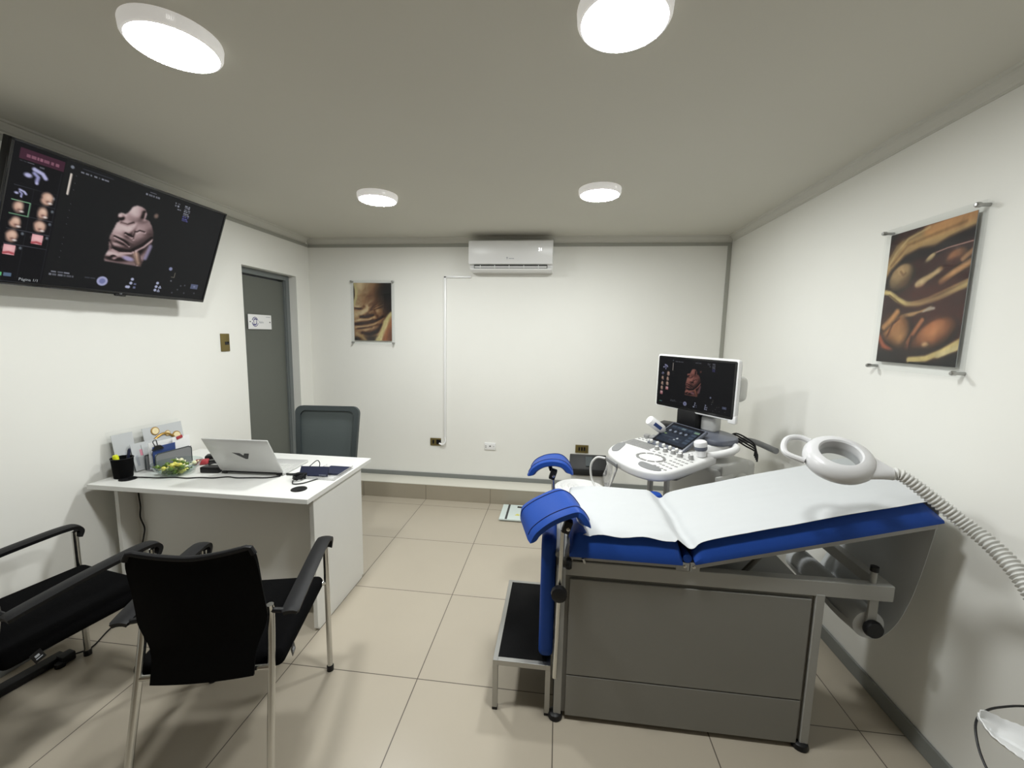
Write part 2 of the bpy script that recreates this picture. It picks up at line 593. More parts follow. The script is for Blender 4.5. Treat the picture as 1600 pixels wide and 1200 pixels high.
# plinth along the back wall, with its cap and the grey skirting above it
struct(MB().box(((XL + XR) / 2, 0.227, 0.068), (XR - XL, 0.204, 0.136)), 'trim_1', m_tile2)
struct(MB().box(((XL + XR) / 2, 0.226, 0.141), (XR - XL, 0.206, 0.010), bev=0.003), 'trim_2', m_cap)
struct(MB().box(((XL + XR) / 2, YB - 0.006, 0.166), (XR - XL, 0.012, 0.040), bev=0.003), 'baseboard_back', m_base)
struct(MB().box((XR - 0.006, (0.12 + YF) / 2, 0.034), (0.012, 0.12 - YF, 0.068), bev=0.003), 'baseboard_right', m_base)
struct(MB().box((XL + 0.006, (DY0 + YF) / 2, 0.034), (0.012, DY0 - YF, 0.068), bev=0.003), 'baseboard_left', m_base)
# crown moulding
def crown(name, a, b, inward):
    a, b, inn = V(a), V(b), V(inward)
    prof = [(0, 0), (0, -0.05), (0.006, -0.05), (0.008, -0.042), (0.016, -0.036), (0.028, -0.018), (0.032, -0.010), (0.042, -0.008), (0.046, 0)]
    mb = MB()
    ra = [mb.bm.verts.new(a + inn * p[0] + V((0, 0, p[1]))) for p in prof]
    rb = [mb.bm.verts.new(b + inn * p[0] + V((0, 0, p[1]))) for p in prof]
    n = len(prof)
    for i in range(n):
        mb.bm.faces.new((ra[i], ra[(i + 1) % n], rb[(i + 1) % n], rb[i]))
    mb.bm.faces.new(ra[::-1]); mb.bm.faces.new(rb)
    struct(mb, name, m_crown)
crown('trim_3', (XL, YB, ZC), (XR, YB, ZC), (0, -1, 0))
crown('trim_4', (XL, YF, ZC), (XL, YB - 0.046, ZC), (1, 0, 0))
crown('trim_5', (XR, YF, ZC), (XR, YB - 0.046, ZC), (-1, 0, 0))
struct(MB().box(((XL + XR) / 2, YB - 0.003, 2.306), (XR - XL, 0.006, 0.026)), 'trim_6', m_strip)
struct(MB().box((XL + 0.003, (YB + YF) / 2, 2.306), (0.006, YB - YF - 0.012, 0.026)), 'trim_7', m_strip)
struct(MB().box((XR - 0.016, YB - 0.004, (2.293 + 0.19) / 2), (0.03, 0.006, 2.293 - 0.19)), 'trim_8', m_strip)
# door: grey frame set deep in the wall, grey leaf
xf = -1.862
dr = tag(MB().box((xf - 0.045, (DY0 + DY1) / 2, 1.0 - 0.02), (0.035, DY1 - DY0 - 0.05, 1.93)).build('door_1', m_door, loc=(xf - 0.045, (DY0 + DY1) / 2, 0), sm=False), kind='structure')
dr['_wl'] = (xf - 0.045, (DY0 + DY1) / 2, 0)
fb = MB()
fb.box((xf - 0.045, DY1 - 0.0225, DZ / 2), (0.09, 0.045, DZ), bev=0.004)
fb.box((xf - 0.045, DY0 + 0.0225, DZ / 2), (0.09, 0.045, DZ), bev=0.004)
fb.box((xf - 0.045, (DY0 + DY1) / 2, DZ - 0.0225), (0.09, DY1 - DY0 - 0.09, 0.045), bev=0.004)
fb.box((xf - 0.022, DY1 - 0.05, DZ / 2 - 0.02), (0.02, 0.012, DZ - 0.05))
fb.build('frame', m_doorf, dr, sm=False)

# ------------------------------------------------------------------ ceiling lamps
def ceiling_lamp(x, y, label):
    t = thing('ceiling_lamp', label, 'ceiling lamp', (x, y, ZC), 'round ceiling lamps', world=False)
    b = MB().lathe([(0, 0), (0.122, 0), (0.123, -0.004), (0.121, -0.026), (0.116, -0.034), (0.111, -0.036), (0.110, -0.030), (0, -0.030)], n=64)
    for k in range(4):
        a = -0.9 + k * 0.035
        b.box((0.1235 * math.cos(a), 0.1235 * math.sin(a), -0.018), (0.004, 0.0015, 0.010), M4.Rotation(a, 3, 'Z'))
    b.build('housing', m_lamphouse, t)
    MB().lathe([(0.1100, -0.0305), (0.105, -0.0365), (0.06, -0.0385), (0, -0.0390)], n=48).build('diffuser', m_lampglow, t)
    return t
ceiling_lamp(-0.577, -2.204, 'lit round ceiling lamp nearest the wall television')
ceiling_lamp(0.717, -2.192, 'lit round ceiling lamp above the examination table, large at the top of the picture')
ceiling_lamp(-0.583, -0.824, 'small lit round ceiling lamp in front of the framed baby face')
ceiling_lamp(0.781, -0.845, 'small lit round ceiling lamp right of the air conditioner')

# ------------------------------------------------------------------ television
tvm = facing(1.563, -0.365, (-1.550, -1.518, 1.949))
tw, th = 0.982, 0.5625
tv = thing('television', 'large black flat television tilted down on the left wall showing a fetal face', 'television', (-1.70, -1.518, 1.949))
MB(tvm).box((0, 0, -0.020), (tw, th, 0.036), bev=0.004).build('casing', m_black, tv)
bz = MB(tvm)
for (cx, cy, dx, dy) in ((0, th / 2 - 0.005, tw, 0.010), (0, -th / 2 + 0.008, tw, 0.016), (-tw / 2 + 0.005, 0, 0.010, th), (tw / 2 - 0.005, 0, 0.010, th)):
    bz.box((cx, cy, 0), (dx, dy, 0.008), bev=0.001)
bz.box((0.005, -th / 2 - 0.003, 0), (0.05, 0.010, 0.012), bev=0.002)
bz.build('bezel', m_blackg, tv)
text_mesh('LG', 0.009, tvm @ M4.Translation((0.005, -th / 2 + 0.006, 0.0045)), 'logo', m_greyprint, tv)
MB().box((-1.776, -1.52, 1.93), (0.028, 0.30, 0.22), bev=0.004).box((-1.69, -1.52, 1.93), (0.17, 0.08, 0.10), bev=0.004).build('wall_bracket', m_black, tv)
def relief(cv, box, blobs, creases, ramp, outline=None, light=(-.45, -.62, .64), grain=.004, amp=1.0):
    # a picture of a soft form seen in one light, as 3D ultrasound prints show it
    x0, y0, x1, y1 = box
    ab = cv.asp * (x1 - x0) / (y1 - y0)
    X, Y = (cv.u - x0) / (x1 - x0) * ab, (cv.v - y0) / (y1 - y0)
    h = cv.n * grain
    for (a, b, ra, rb, ang, hh) in blobs:
        dx, dy = X - a * ab, Y - b
        c, t = math.cos(ang), math.sin(ang)
        d2 = ((dx * c + dy * t) / ra) ** 2 + ((-dx * t + dy * c) / rb) ** 2
        h = h + hh * np.exp(-d2 ** 1.3)
    for (pts, wd, hh) in creases:
        d = np.full(X.shape, 9.0)
        for (ax, ay), (bx, by) in zip(pts, pts[1:]):
            ax, bx = ax * ab, bx * ab
            L = max((bx - ax) ** 2 + (by - ay) ** 2, 1e-9)
            t = np.clip(((X - ax) * (bx - ax) + (Y - ay) * (by - ay)) / L, 0, 1)
            d = np.minimum(d, np.hypot(X - ax - t * (bx - ax), Y - ay - t * (by - ay)))
        h = h + hh * np.exp(-(d / wd) ** 2)
    sy = (cv.H - 1) * (y1 - y0)
    sx = (cv.W - 1) * (x1 - x0) / ab
    gy, gx = np.gradient(h)
    gx, gy = gx * sx * amp, gy * sy * amp
    nn = np.sqrt(gx ** 2 + gy ** 2 + 1)
    sh = np.clip((-gx * light[0] - gy * light[1] + light[2]) / nn, 0, 1)
    dark = np.zeros(X.shape)
    for (pts, wd, hh) in creases:
        d = np.full(X.shape, 9.0)
        for (ax, ay), (bx, by) in zip(pts, pts[1:]):
            ax, bx = ax * ab, bx * ab
            L = max((bx - ax) ** 2 + (by - ay) ** 2, 1e-9)
            t = np.clip(((X - ax) * (bx - ax) + (Y - ay) * (by - ay)) / L, 0, 1)
            d = np.minimum(d, np.hypot(X - ax - t * (bx - ax), Y - ay - t * (by - ay)))
        dark = np.maximum(dark, np.exp(-(d / wd) ** 2) * (hh < 0))
    sh = sh * (1 - .32 * dark)
    ks = [r_[0] for r_ in ramp]
    col = np.stack([np.interp(sh, ks, [r_[1][q] for r_ in ramp]) for q in range(3)], -1)
    if outline is None:
        m = ((cv.u >= x0) & (cv.u <= x1) & (cv.v >= y0) & (cv.v <= y1)).astype(float)
    else:
        m = np.zeros(X.shape, bool)
        pts = [(x0 + a * (x1 - x0), y0 + b * (y1 - y0)) for a, b in outline]
        for (ax, ay), (bx, by) in zip(pts, pts[1:] + pts[:1]):
            if ay == by: continue
            m ^= ((ay > cv.v) != (by > cv.v)) & (cv.u < (bx - ax) * (cv.v - ay) / (by - ay) + ax)
        m = m.astype(float)
        for _ in range(2):
            m = (m + np.roll(m, 1, 0) + np.roll(m, -1, 0) + np.roll(m, 1, 1) + np.roll(m, -1, 1)) / 5
    cv.a = cv.a * (1 - m[..., None]) + col * m[..., None]

def fetus(cv, x0, y0, x1, y1, tint, seed=0):
    T = lambda r, g, b: (r * tint[0], g * tint[1], b * tint[2])
    body = [(.02, 1.0), (.0, .93), (.06, .80), (.03, .70), (.02, .60), (.06, .48), (.10, .36), (.16, .325), (.10, .28), (.09, .23), (.14, .19), (.24, .20), (.30, .15), (.36, .06), (.44, .015), (.56, .01), (.66, .04), (.72, .11), (.70, .19), (.80, .20), (.90, .28), (.97, .38), (1.0, .48), (.98, .70), (.90, .86), (.86, 1.0)]
    blobs = [(.52, .46, .40, .36, 0, .20), (.68, .36, .20, .17, 0, .07), (.76, .60, .20, .15, .3, .07), (.22, .54, .13, .12, 0, .05),
             (.38, .465, .075, .055, .5, .050), (.47, .39, .04, .08, .4, .02), (.28, .590, .13, .024, .28, .012), (.27, .660, .10, .026, .2, .014), (.22, .735, .10, .045, .1, .035),
             (.48, .13, .16, .14, 0, .15), (.14, .25, .06, .05, 0, .09), (.20, .90, .16, .05, 0, .06), (.20, .91, .04, .03, 0, -.04), (.73, .86, .045, .10, -.55, .08), (.92, .82, .06, .14, .2, .05)]
    creases = [([(.12, .585), (.24, .605), (.34, .628), (.48, .685)], .011, -.022), ([(.18, .655), (.36, .690)], .010, -.006),
               ([(.58, .44), (.64, .405), (.76, .41)], .012, -.022), ([(.20, .355), (.34, .36), (.46, .31)], .020, -.020), ([(.34, .50), (.40, .515), (.50, .535)], .014, -.025), ([(.55, .44), (.54, .56)], .014, -.016),
               ([(.03, .68), (.14, .775), (.30, .81), (.55, .78), (.80, .64), (.97, .49)], .022, -.040), ([(.62, .76), (.70, .90), (.76, .98)], .010, -.03), ([(.66, .10), (.66, .18)], .03, -.05)]
    ramp = [(0, T(24, 18, 18)), (.30, T(78, 62, 62)), (.58, T(138, 116, 116)), (.80, T(168, 146, 146)), (1, T(192, 174, 172))]
    relief(cv, (x0, y0, x1, y1), blobs, creases, ramp, body)
    def X(a): return x0 + a * (x1 - x0)
    def Y(b): return y0 + b * (y1 - y0)
    sx, sy = (x1 - x0) * cv.asp, (y1 - y0)
    cv.ell(X(.52), Y(.895), .13 * sx, .035 * sy, T(160, 152, 190), .1, .4, .85)
    cv.line([(X(.98), Y(.62)), (X(.92), Y(.84))], .03 * sy, T(160, 152, 185), .6, .7)
    cv.line([(X(.68), Y(.80)), (X(.73), Y(.88)), (X(.78), Y(.94))], .035 * sy, T(188, 156, 134), .8, .7)
    cv.ell(X(.94), Y(.09), .05 * sx, .04 * sy, T(110, 92, 84), .4, .5)

def scan_screen(W, H, warm, dim=1.0, full=True):
    cv = Canvas(W, H, 16 / 9.2, (15, 16, 17) if full else (6, 6, 7))
    tx = (150, 152, 165)
    cv.rect(0, 0, 1, 1, (17, 18, 19) if full else (6, 6, 7), 1)
    cv.rect(0.0, 0.0, 0.172, 1.0, (9, 9, 12) if full else (6, 6, 8))
    if full:
        cv.rect(0.022, 0.030, 0.168, 0.105, (58, 30, 44))
        cv.scribble(0.045, 0.052, 0.155, 0.088, (140, 95, 110), 1, 3)
        cv.scribble(0.026, 0.108, 0.075, 0.125, (120, 120, 130), 1, 4, .7)
        cv.scribble(0.09, 0.118, 0.115, 0.13, (120, 120, 130), 1, 5, .7)
        for yy in (.29, .395, .50, .61, .72):
            cv.line([(0.024, yy), (0.165, yy - .002)], .0018, (70, 72, 80), .6, .8)
        cv.line([(0.084, .29), (0.084, .97)], .0018, (50, 52, 58), .6, .8)
        cv.line([(0.165, .12), (0.165, .97)], .0018, (40, 42, 48), .6, .8)
        for (a, b) in ((.080, .13), (.158, .30), (.162, .40), (.162, .50), (.162, .61), (.08, .61), (.082, .72)):
            cv.ell(a - .004, b + .02, .008, .011, (95, 102, 110), soft=.5)
        cv.line([(0.024, .397), (0.083, .397), (0.083, .499), (0.024, .499)], .0028, (120, 165, 130), .6)
    def small(ax, ay, s, kind):
        a = cv.asp
        if kind == 'bones':
            c = (165, 165, 200)
            cv.line([(ax - .010 * s, ay - .035 * s), (ax + .018 * s, ay - .020 * s), (ax + .030 * s, ay + .006 * s)], .013 * s, c, .5)
            cv.ell(ax - .026 * s, ay + .018 * s, .022 * s, .016 * s, c, soft=.4)
            cv.line([(ax - .008 * s, ay - .008 * s), (ax + .006 * s, ay + .012 * s), (ax + .004 * s, ay + .045 * s)], .011 * s, (140, 140, 180), .6)
            cv.ell(ax + .005 * s, ay + .058 * s, .010 * s, .010 * s, c, soft=.4)
        elif kind == 'pink':
            cv.rect(ax - .018, ay - .036, ax + .018, ay + .036, (205, 150, 155))
            cv.ell(ax, ay - .01, .028, .022, (222, 175, 175), soft=.6)
            cv.line([(ax - .015, ay + .028), (ax, ay + .02), (ax + .014, ay + .026)], .007, (150, 60, 66), .8)
        else:
            cv.ell(ax, ay, .030, .040, (185, 150, 132), soft=.35, wob=.5)
            cv.ell(ax + .003, ay - .014, .016, .018, (215, 185, 165), soft=.8, al=.8)
            cv.ell(ax + .004, ay + .02, .010, .008, (90, 60, 56), soft=.8, al=.8)
            cv.ell(ax + .012, ay + .028, .012, .007, (225, 215, 210), soft=.6, al=.9)
    small(.085, .185, 1.0, 'bones')
    small(.048, .336, .52, 'bones')
    for (a, b) in ((.133, .335), (.048, .442), (.126, .446), (.047, .555), (.125, .553), (.043, .660)):
        small(a, b, 1, 'face')
    small(.126, .655, 1, 'pink'); small(.044, .763, 1, 'pink')
    cv.rect(0.026, 0.94, 0.036, 0.965, (90, 170, 110)); cv.rect(0.04, 0.94, 0.065, 0.965, (80, 98, 120))
    # scale bar, headers, read-outs
    cv.line([(0.197, .10), (0.197, .255)], .0065, (205, 195, 185), .4)
    for k in range(14):
        cv.rect(0.214, .10 + k * .055, 0.217, .104 + k * .055, (70, 72, 80))
    cv.ell(0.196, .045, .012, .012, (110, 115, 125), soft=.3)
    cv.line([(0.235, .030), (0.36, .030)], .002, (70, 72, 84), .6)
    cv.scribble(0.228, .050, 0.272, .072, tx, 1, 11); cv.scribble(0.280, .050, 0.345, .072, tx, 1, 12)
    cv.line([(0.535, .032), (0.565, .032)], .0015, (90, 90, 100), .6)
    cv.scribble(0.515, .048, 0.588, .070, tx, 1, 13)
    cv.scribble(0.675, .040, 0.686, .085, tx, 2, 14); cv.scribble(0.692, .040, 0.704, .085, tx, 2, 15)
    cv.scribble(0.695, .095, 0.715, .112, tx, 1, 16)
    cv.scribble(0.735, .040, 0.772, .150, tx, 6, 17); cv.scribble(0.735, .15, 0.772, .20, (95, 95, 170), 3, 18)
    fetus(cv, .392, .175, .604, .735, warm)
    cv.scribble(0.195, .875, 0.268, .897, tx, 1, 20, .8); cv.scribble(0.19, .90, 0.285, .922, tx, 1, 21, .8)
    cv.scribble(0.33, .893, 0.38, .91, (90, 92, 105), 1, 22, .8)
    cv.ell(.408, .918, .043, .043, (150, 152, 185), soft=.08); cv.ell(.408, .918, .024, .024, (105, 110, 150), soft=.15)
    for (a, b) in ((.548, .866), (.545, .905), (.537, .945)):
        cv.ell(a, b, .014, .014, (160, 164, 190), soft=.2)
    cv.ell(.528, .945, .013, .013, (160, 164, 190), soft=.2)
    cv.rect(.560, .90, .572, .918, (110, 116, 150), .8); cv.rect(.560, .935, .572, .953, (110, 116, 150), .8)
    for (a, b) in ((.687, .872), (.684, .91), (.682, .947)):
        cv.ell(a, b, .014, .014, (160, 164, 190), soft=.2)
    for (a, b) in ((.706, .912), (.702, .95)):
        cv.line([(a, b - .012), (a + .007, b + .01), (a - .007, b + .01), (a, b - .012)], .003, (170, 175, 200), .5)
    cv.ell(.742, .705, .018, .018, (125, 130, 160), soft=.2)
    cv.line([(.775, .74), (.775, .79), (.758, .79)], .003, (110, 105, 95), .6)
    cv.ell(.762, .83, .008, .008, (110, 112, 120), soft=.4)
    for (a, b) in ((.83, .87), (.815, .915), (.785, .955), (.862, .945), (.93, .935), (.855, .86)):
        cv.ell(a, b, .008, .008, (75, 77, 85), soft=.5)
    cv.rect(.895, .835, .945, .885, (80, 86, 110)); cv.ell(.92, .86, .010, .010, (120, 126, 150), soft=.5)
    cv.a *= dim
    return cv
cv = scan_screen(330, 190, (1.0, 1.0, 1.0))
scr = cv.build('screen', m_screen, tv, tvm @ M4.Translation((0, 0.003, 0.0005)), tw - 0.018, th - 0.024)
text_mesh('Página 1/1', 0.016, tvm @ M4.Translation((-tw / 2 + 0.129, th / 2 - 0.536, 0.0010)), 'page_number', m_greyprint, scr, depth=0.0002)
cb = MB().tube(smooth_pts([(-1.78, -2.20, 2.30), (-1.775, -2.05, 2.315), (-1.77, -1.93, 2.29), (-1.765, -1.86, 2.24), (-1.76, -1.80, 2.15)]), 0.006, 8)
tag(cb.build('cable', m_black, loc=(-1.775, -2.05, 2.31)), 'black cable running to the top left corner of the wall television', 'cable')

# ------------------------------------------------------------------ wall fittings
def brass_plate(c, n, w, h, slots, label, cat, name):
    n = V(n)
    x = V((0, 0, 1)).cross(n) * -1 if abs(n.z) < .5 else V((1, 0, 0))
    x = V((0, 0, 1)).cross(n)
    mt = frame(c, x, V((0, 0, 1)), n)
    t = thing(name, label, cat, c)
    MB(mt).box((0, 0, 0.004), (w, h, 0.008), bev=0.002).build('plate', m_brass, t)
    for (sx, sy, sw, sh) in slots:
        MB(mt).box((sx, sy, 0.0085), (sw, sh, 0.004), bev=0.001).build('module', m_blackg, t)
    return t
brass_plate((XL, -0.709, 1.427), (1, 0, 0), 0.075, 0.125, [(0.012, -0.005, 0.036, 0.022)], 'upright brass light switch on the left wall beside the door', 'light switch', 'light_switch')
brass_plate((-0.567, YB, 0.493), (0, -1, 0), 0.105, 0.072, [(-0.022, 0, 0.016, 0.036), (0.03, 0, 0.044, 0.046)], 'brass wall outlet with a black plug at the foot of the white conduit', 'outlet', 'wall_outlet')
brass_plate((0.811, YB, 0.494), (0, -1, 0), 0.118, 0.074, [(-0.024, 0, 0.013, 0.036), (0, 0, 0.013, 0.036), (0.024, 0, 0.013, 0.036)], 'brass wall outlet with three black sockets above the black lidded bin', 'outlet', 'wall_outlet')
t = thing('wall_outlet', 'white wall socket plate on the back wall between the two brass outlets', 'outlet', (-0.040, YB, 0.476))
MB().box((-0.04, YB - 0.005, 0.476), (0.105, 0.010, 0.068), bev=0.003).build('plate', m_wplastic, t)
for (a, b) in (((-0.04, YB - 0.0105, 0.478), (0.012, 0.003, 0.012)), ((-0.08, YB - 0.0105, 0.480), (0.006, 0.003, 0.008)), ((-0.08, YB - 0.0105, 0.466), (0.006, 0.003, 0.008)), ((-0.005, YB - 0.0105, 0.478), (0.005, 0.003, 0.005))):
    MB().box(a, b).build('socket_hole', m_darkprint, t)
# white conduit with the air conditioner's plug lead
t = thing('cable_conduit', 'thin white cable conduit down the back wall from the air conditioner', 'conduit', (-0.473, YB, 0.53))
MB().box((-0.473, YB - 0.007, 1.285), (0.022, 0.014, 1.50), bev=0.002).box((-0.36, YB - 0.007, 2.030), (0.25, 0.014, 0.018), bev=0.002).build('channel', m_wplastic, t)
MB().tube(smooth_pts([(-0.473, YB - 0.010, 0.54), (-0.470, YB - 0.015, 0.51), (-0.478, YB - 0.02, 0.485), (-0.50, YB - 0.025, 0.475), (-0.527, YB - 0.022, 0.485)]), 0.008, 8).build('plug_lead', m_wplastic, t)

# ------------------------------------------------------------------ air conditioner
ax0, ax1, az0, az1 = -0.222, 0.497, 2.062, 2.325
ac = thing('air_conditioner', 'white split air conditioner high on the back wall with a lit 21 display', 'air conditioner', (0.137, YB, 2.06))
acw, acc = ax1 - ax0, (ax0 + ax1) / 2
prof = [(0, az0), (0, az1 - 0.015), (-0.015, az1), (-0.14, az1 - 0.003), (-0.168, az1 - 0.016), (-0.176, az1 - 0.06), (-0.172, az0 + 0.062), (-0.160, az0 + 0.055), (-0.15, az0 + 0.053), (-0.13, az0 + 0.048), (-0.12, az0 + 0.02), (-0.10, az0 + 0.004), (-0.05, az0)]
mb = MB()
mt = frame((ax0, YB, 0), (0, 1, 0), (0, 0, 1), (1, 0, 0))
mb.prism(prof, acw, mt, bev=0.006)
mb.build('body', m_wplastic, ac)
pf = [(-0.1765, az1 - 0.02), (-0.183, az1 - 0.05), (-0.182, az0 + 0.07), (-0.172, az0 + 0.055), (-0.168, az0 + 0.06), (-0.172, az1 - 0.03)]
MB().prism(pf, acw - 0.004, frame((ax0 + 0.002, YB, 0), (0, 1, 0), (0, 0, 1), (1, 0, 0)), bev=0.003).build('front_panel', m_wplastic, ac)
MB().box((acc, YB - 0.140, az0 + 0.037), (acw - 0.09, 0.03, 0.03)).build('outlet_slot', m_seam, ac)
fl = MB().box((acc, YB - 0.152, az0 + 0.028), (acw - 0.10, 0.006, 0.022), M4.Rotation(0.5, 3, 'X'), bev=0.002)
fl.box((acc, YB - 0.125, az0 + 0.010), (acw - 0.02, 0.05, 0.010), M4.Rotation(-0.35, 3, 'X'), bev=0.003)
for k in range(5):
    fl.box((ax0 + 0.10 + k * 0.125, YB - 0.15, az0 + 0.036), (0.004, 0.02, 0.026))
fl.build('louver', m_wplastic, ac)
fm = facing(0, 0, (0, YB - 0.1835, 0))
text_mesh('21', 0.034, M4.Translation((ax1 - 0.105, YB - 0.1845, az0 + 0.17)) @ M4.Rotation(PI / 2, 4, 'X'), 'display', m_white_led, ac)
lg = MB().box((acc - 0.025, YB - 0.1838, az0 + 0.10), (0.005, 0.0014, 0.016)).box((acc - 0.025, YB - 0.1838, az0 + 0.107), (0.014, 0.0014, 0.004))
for k in range(5):
    lg.box((acc - 0.006 + k * 0.009, YB - 0.1838, az0 + 0.098), (0.006, 0.0014, 0.006))
lg.build('logo', m_greyprint, ac)

# ------------------------------------------------------------------ pictures in acrylic holders
def baby_face():
    cv = Canvas(150, 216, 0.366 / 0.53, (96, 62, 38))
    blobs = [(.34, .45, .42, .62, .1, .34), (.28, .14, .20, .16, .2, .07), (.24, .13, .06, .08, 0, .020), (.38, .19, .05, .05, .2, .018), (.44, .40, .05, .12, .7, .05), (.31, .53, .11, .060, -.2, .085), (.40, .45, .05, .08, .7, .03), (.19, .555, .045, .035, 0, .045), (.47, .53, .045, .04, 0, .035),
             (.70, .53, .10, .09, .3, .06), (.08, .62, .10, .08, 0, .05), (.28, .655, .22, .035, -.18, .050), (.46, .62, .03, .04, 0, .025), (.36, .745, .20, .026, -.2, .030), (.44, .82, .14, .06, -.2, .075), (.66, .41, .08, .022, -.3, .045), (.15, .43, .09, .022, .1, .04), (.58, .34, .08, .03, -.6, .03)]
    creases = [([(.04, .735), (.18, .735), (.34, .722), (.52, .69), (.68, .635), (.78, .59)], .020, -.030), ([(.04, .455), (.16, .455), (.28, .42)], .026, -.022), ([(.42, .385), (.52, .36), (.62, .31)], .030, -.026),
               ([(.56, .425), (.66, .395), (.78, .355)], .012, -.030), ([(.18, .60), (.28, .610), (.40, .605), (.52, .565)], .018, -.026), ([(.56, .48), (.60, .56), (.66, .61)], .024, -.018), ([(.10, .80), (.26, .79), (.48, .77)], .018, -.012), ([(.22, .88), (.42, .92), (.62, .86), (.74, .74)], .030, -.04)]
    ramp = [(0, (34, 17, 11)), (.30, (78, 42, 25)), (.52, (122, 80, 48)), (.72, (160, 122, 80)), (.86, (188, 160, 116)), (1, (218, 202, 162))]
    relief(cv, (0, 0, 1, 1), blobs, creases, ramp, light=(-.30, -.48, .74), grain=.008, amp=.50)
    cv.ell(.70, .18, .22, .20, (100, 54, 30), .2, .8, .6)
    cv.ell(1.04, .14, .26, .30, (20, 18, 14), .15, .4)
    cv.ell(1.02, .42, .13, .18, (36, 20, 16), .2, .5)
    cv.line([(.02, .0), (.08, .14), (.06, .26), (.0, .38)], .020, (196, 184, 124), .5)
    cv.ell(.0, .17, .02, .10, (26, 20, 14), 0, .4)
    cv.ell(.46, .97, .14, .06, (50, 36, 28), 0, .7)
    cv.ell(.06, .99, .06, .05, (22, 16, 12), 0, .5)
    cv.line([(.06, .88), (.20, .93), (.30, 1.0)], .026, (170, 142, 92), .7, .9)
    cv.line([(1.0, .55), (.86, .68), (.78, .84), (.62, 1.02)], .055, (198, 184, 122), .35, 1, .25)
    cv.line([(.90, .66), (.82, .82), (.72, .98)], .016, (226, 214, 160), .8, .7)
    cv.line([(1.04, .62), (.95, .76), (.86, .88), (.80, 1.04)], .050, (164, 98, 56), .5, 1, .3)
    cv.ell(.98, .92, .07, .12, (120, 62, 36), .2, .6, .9)
    cv.a *= (1 + 0.10 * cv.n[..., None])
    cv.a = 255 * (np.clip(cv.a, 0, 255) / 255) ** 1.12
    cv.a = .74 * cv.a + .26 * cv.a.mean(-1, keepdims=True) * np.array([1.06, 1.0, .92])
    return cv
def twins():
    cv = Canvas(150, 216, 0.366 / 0.53, (72, 34, 28))
    cv.ell(.80, .30, .30, .16, (84, 40, 34), 0, .8)
    cv.line([(-.05, .34), (.06, .24), (.20, .13), (.45, .10), (.75, .09), (1.05, .03)], .085, (194, 160, 106), .2, wob=.25, ball=.4)
    cv.line([(.5, .04), (.8, .03), (1.05, .0)], .045, (196, 146, 90), .5)
    cv.line([(.0, .26), (.10, .15), (.25, .06), (.5, .02)], .008, (208, 184, 132), .9, .7)
    cv.line([(.05, .24), (.25, .11), (.55, .08), (.9, .05)], .010, (140, 104, 62), .9, .6)
    cv.ell(.0, .0, .07, .05, (18, 16, 14), -.5, .3)
    cv.line([(.00, .40), (.10, .30), (.25, .22), (.42, .19), (.60, .20), (.75, .16), (1.05, .12)], .035, (40, 22, 20), .5)
    cv.ell(.22, .35, .125, .105, (205, 170, 120), -.5, .12, ball=.75)
    cv.line([(.20, .30), (.24, .33), (.27, .32)], .008, (120, 86, 56), .9, .6)
    cv.ell(.27, .40, .05, .035, (130, 92, 60), -.4, .8, .5)
    cv.ell(.56, .24, .05, .022, (215, 190, 140), -.6, .3, ball=.5)
    cv.line([(.44, .42), (.52, .39), (.62, .36), (.70, .33)], .026, (205, 175, 128), .35, wob=.5, ball=.6)
    cv.ell(.48, .41, .045, .03, (206, 180, 134), -.3, .4)
    cv.ell(.86, .27, .09, .06, (180, 122, 80), -.2, .25, ball=.8)
    cv.ell(.82, .31, .07, .03, (90, 46, 34), -.2, .6)
    cv.line([(.72, .42), (.84, .37), (1.02, .31)], .032, (196, 148, 100), .3, ball=.7)
    cv.line([(.92, .29), (1.02, .24)], .018, (184, 138, 94), .5)
    cv.ell(.55, .48, .22, .05, (104, 54, 42), -.15, .6, .8)
    cv.line([(.62, .21), (.75, .195), (1.02, .185)], .004, (190, 150, 140), .6)
    cv.line([(-.03, .44), (.08, .455), (.20, .51), (.34, .555), (.50, .56), (.72, .53), (1.03, .45)], .024, (214, 192, 128), .3, wob=.25, ball=.45)
    cv.line([(.40, .55), (.60, .525), (1.03, .425)], .010, (190, 160, 104), .6, .8)
    cv.line([(.08, .47), (.30, .57), (.50, .585)], .006, (120, 90, 50), .8, .7)
    cv.ell(.85, .68, .28, .14, (96, 48, 38), 0, .8)
    cv.line([(.30, .645), (.44, .63), (.56, .61), (.64, .60)], .022, (192, 152, 104), .4, wob=.6, ball=.6)
    cv.line([(.56, .62), (.62, .60), (.68, .60)], .012, (170, 160, 148), .5, wob=.8)
    cv.ell(.25, .76, .16, .13, (212, 146, 86), .5, .2, ball=.8)
    cv.line([(.06, .72), (.16, .66), (.22, .61)], .038, (205, 150, 92), .35, ball=.7)
    cv.ell(.30, .80, .06, .06, (206, 152, 92), .5, .8, .8)
    cv.line([(.12, .80), (.18, .70), (.26, .66)], .008, (84, 44, 28), .8, .7)
    cv.line([(.42, .84), (.50, .74), (.56, .68)], .028, (180, 116, 74), .4, ball=.7)
    cv.ell(.48, .87, .06, .05, (150, 90, 54), 0, .5)
    cv.line([(.44, .90), (.46, .80)], .010, (66, 30, 22), .8, .8)
    cv.ell(.72, .80, .19, .115, (206, 130, 80), -.55, .18, ball=.85)
    cv.ell(.70, .77, .08, .045, (204, 138, 86), -.5, .8, .8)
    cv.ell(.64, .86, .035, .025, (216, 172, 122), 0, .4, ball=.5)
    cv.line([(.0, .80), (.08, .87), (.20, .91)], .020, (176, 96, 62), .6)
    cv.ell(.20, 1.0, .34, .09, (24, 21, 20), 0, .25)
    cv.ell(.55, .935, .30, .045, (56, 36, 30), -.1, .6)
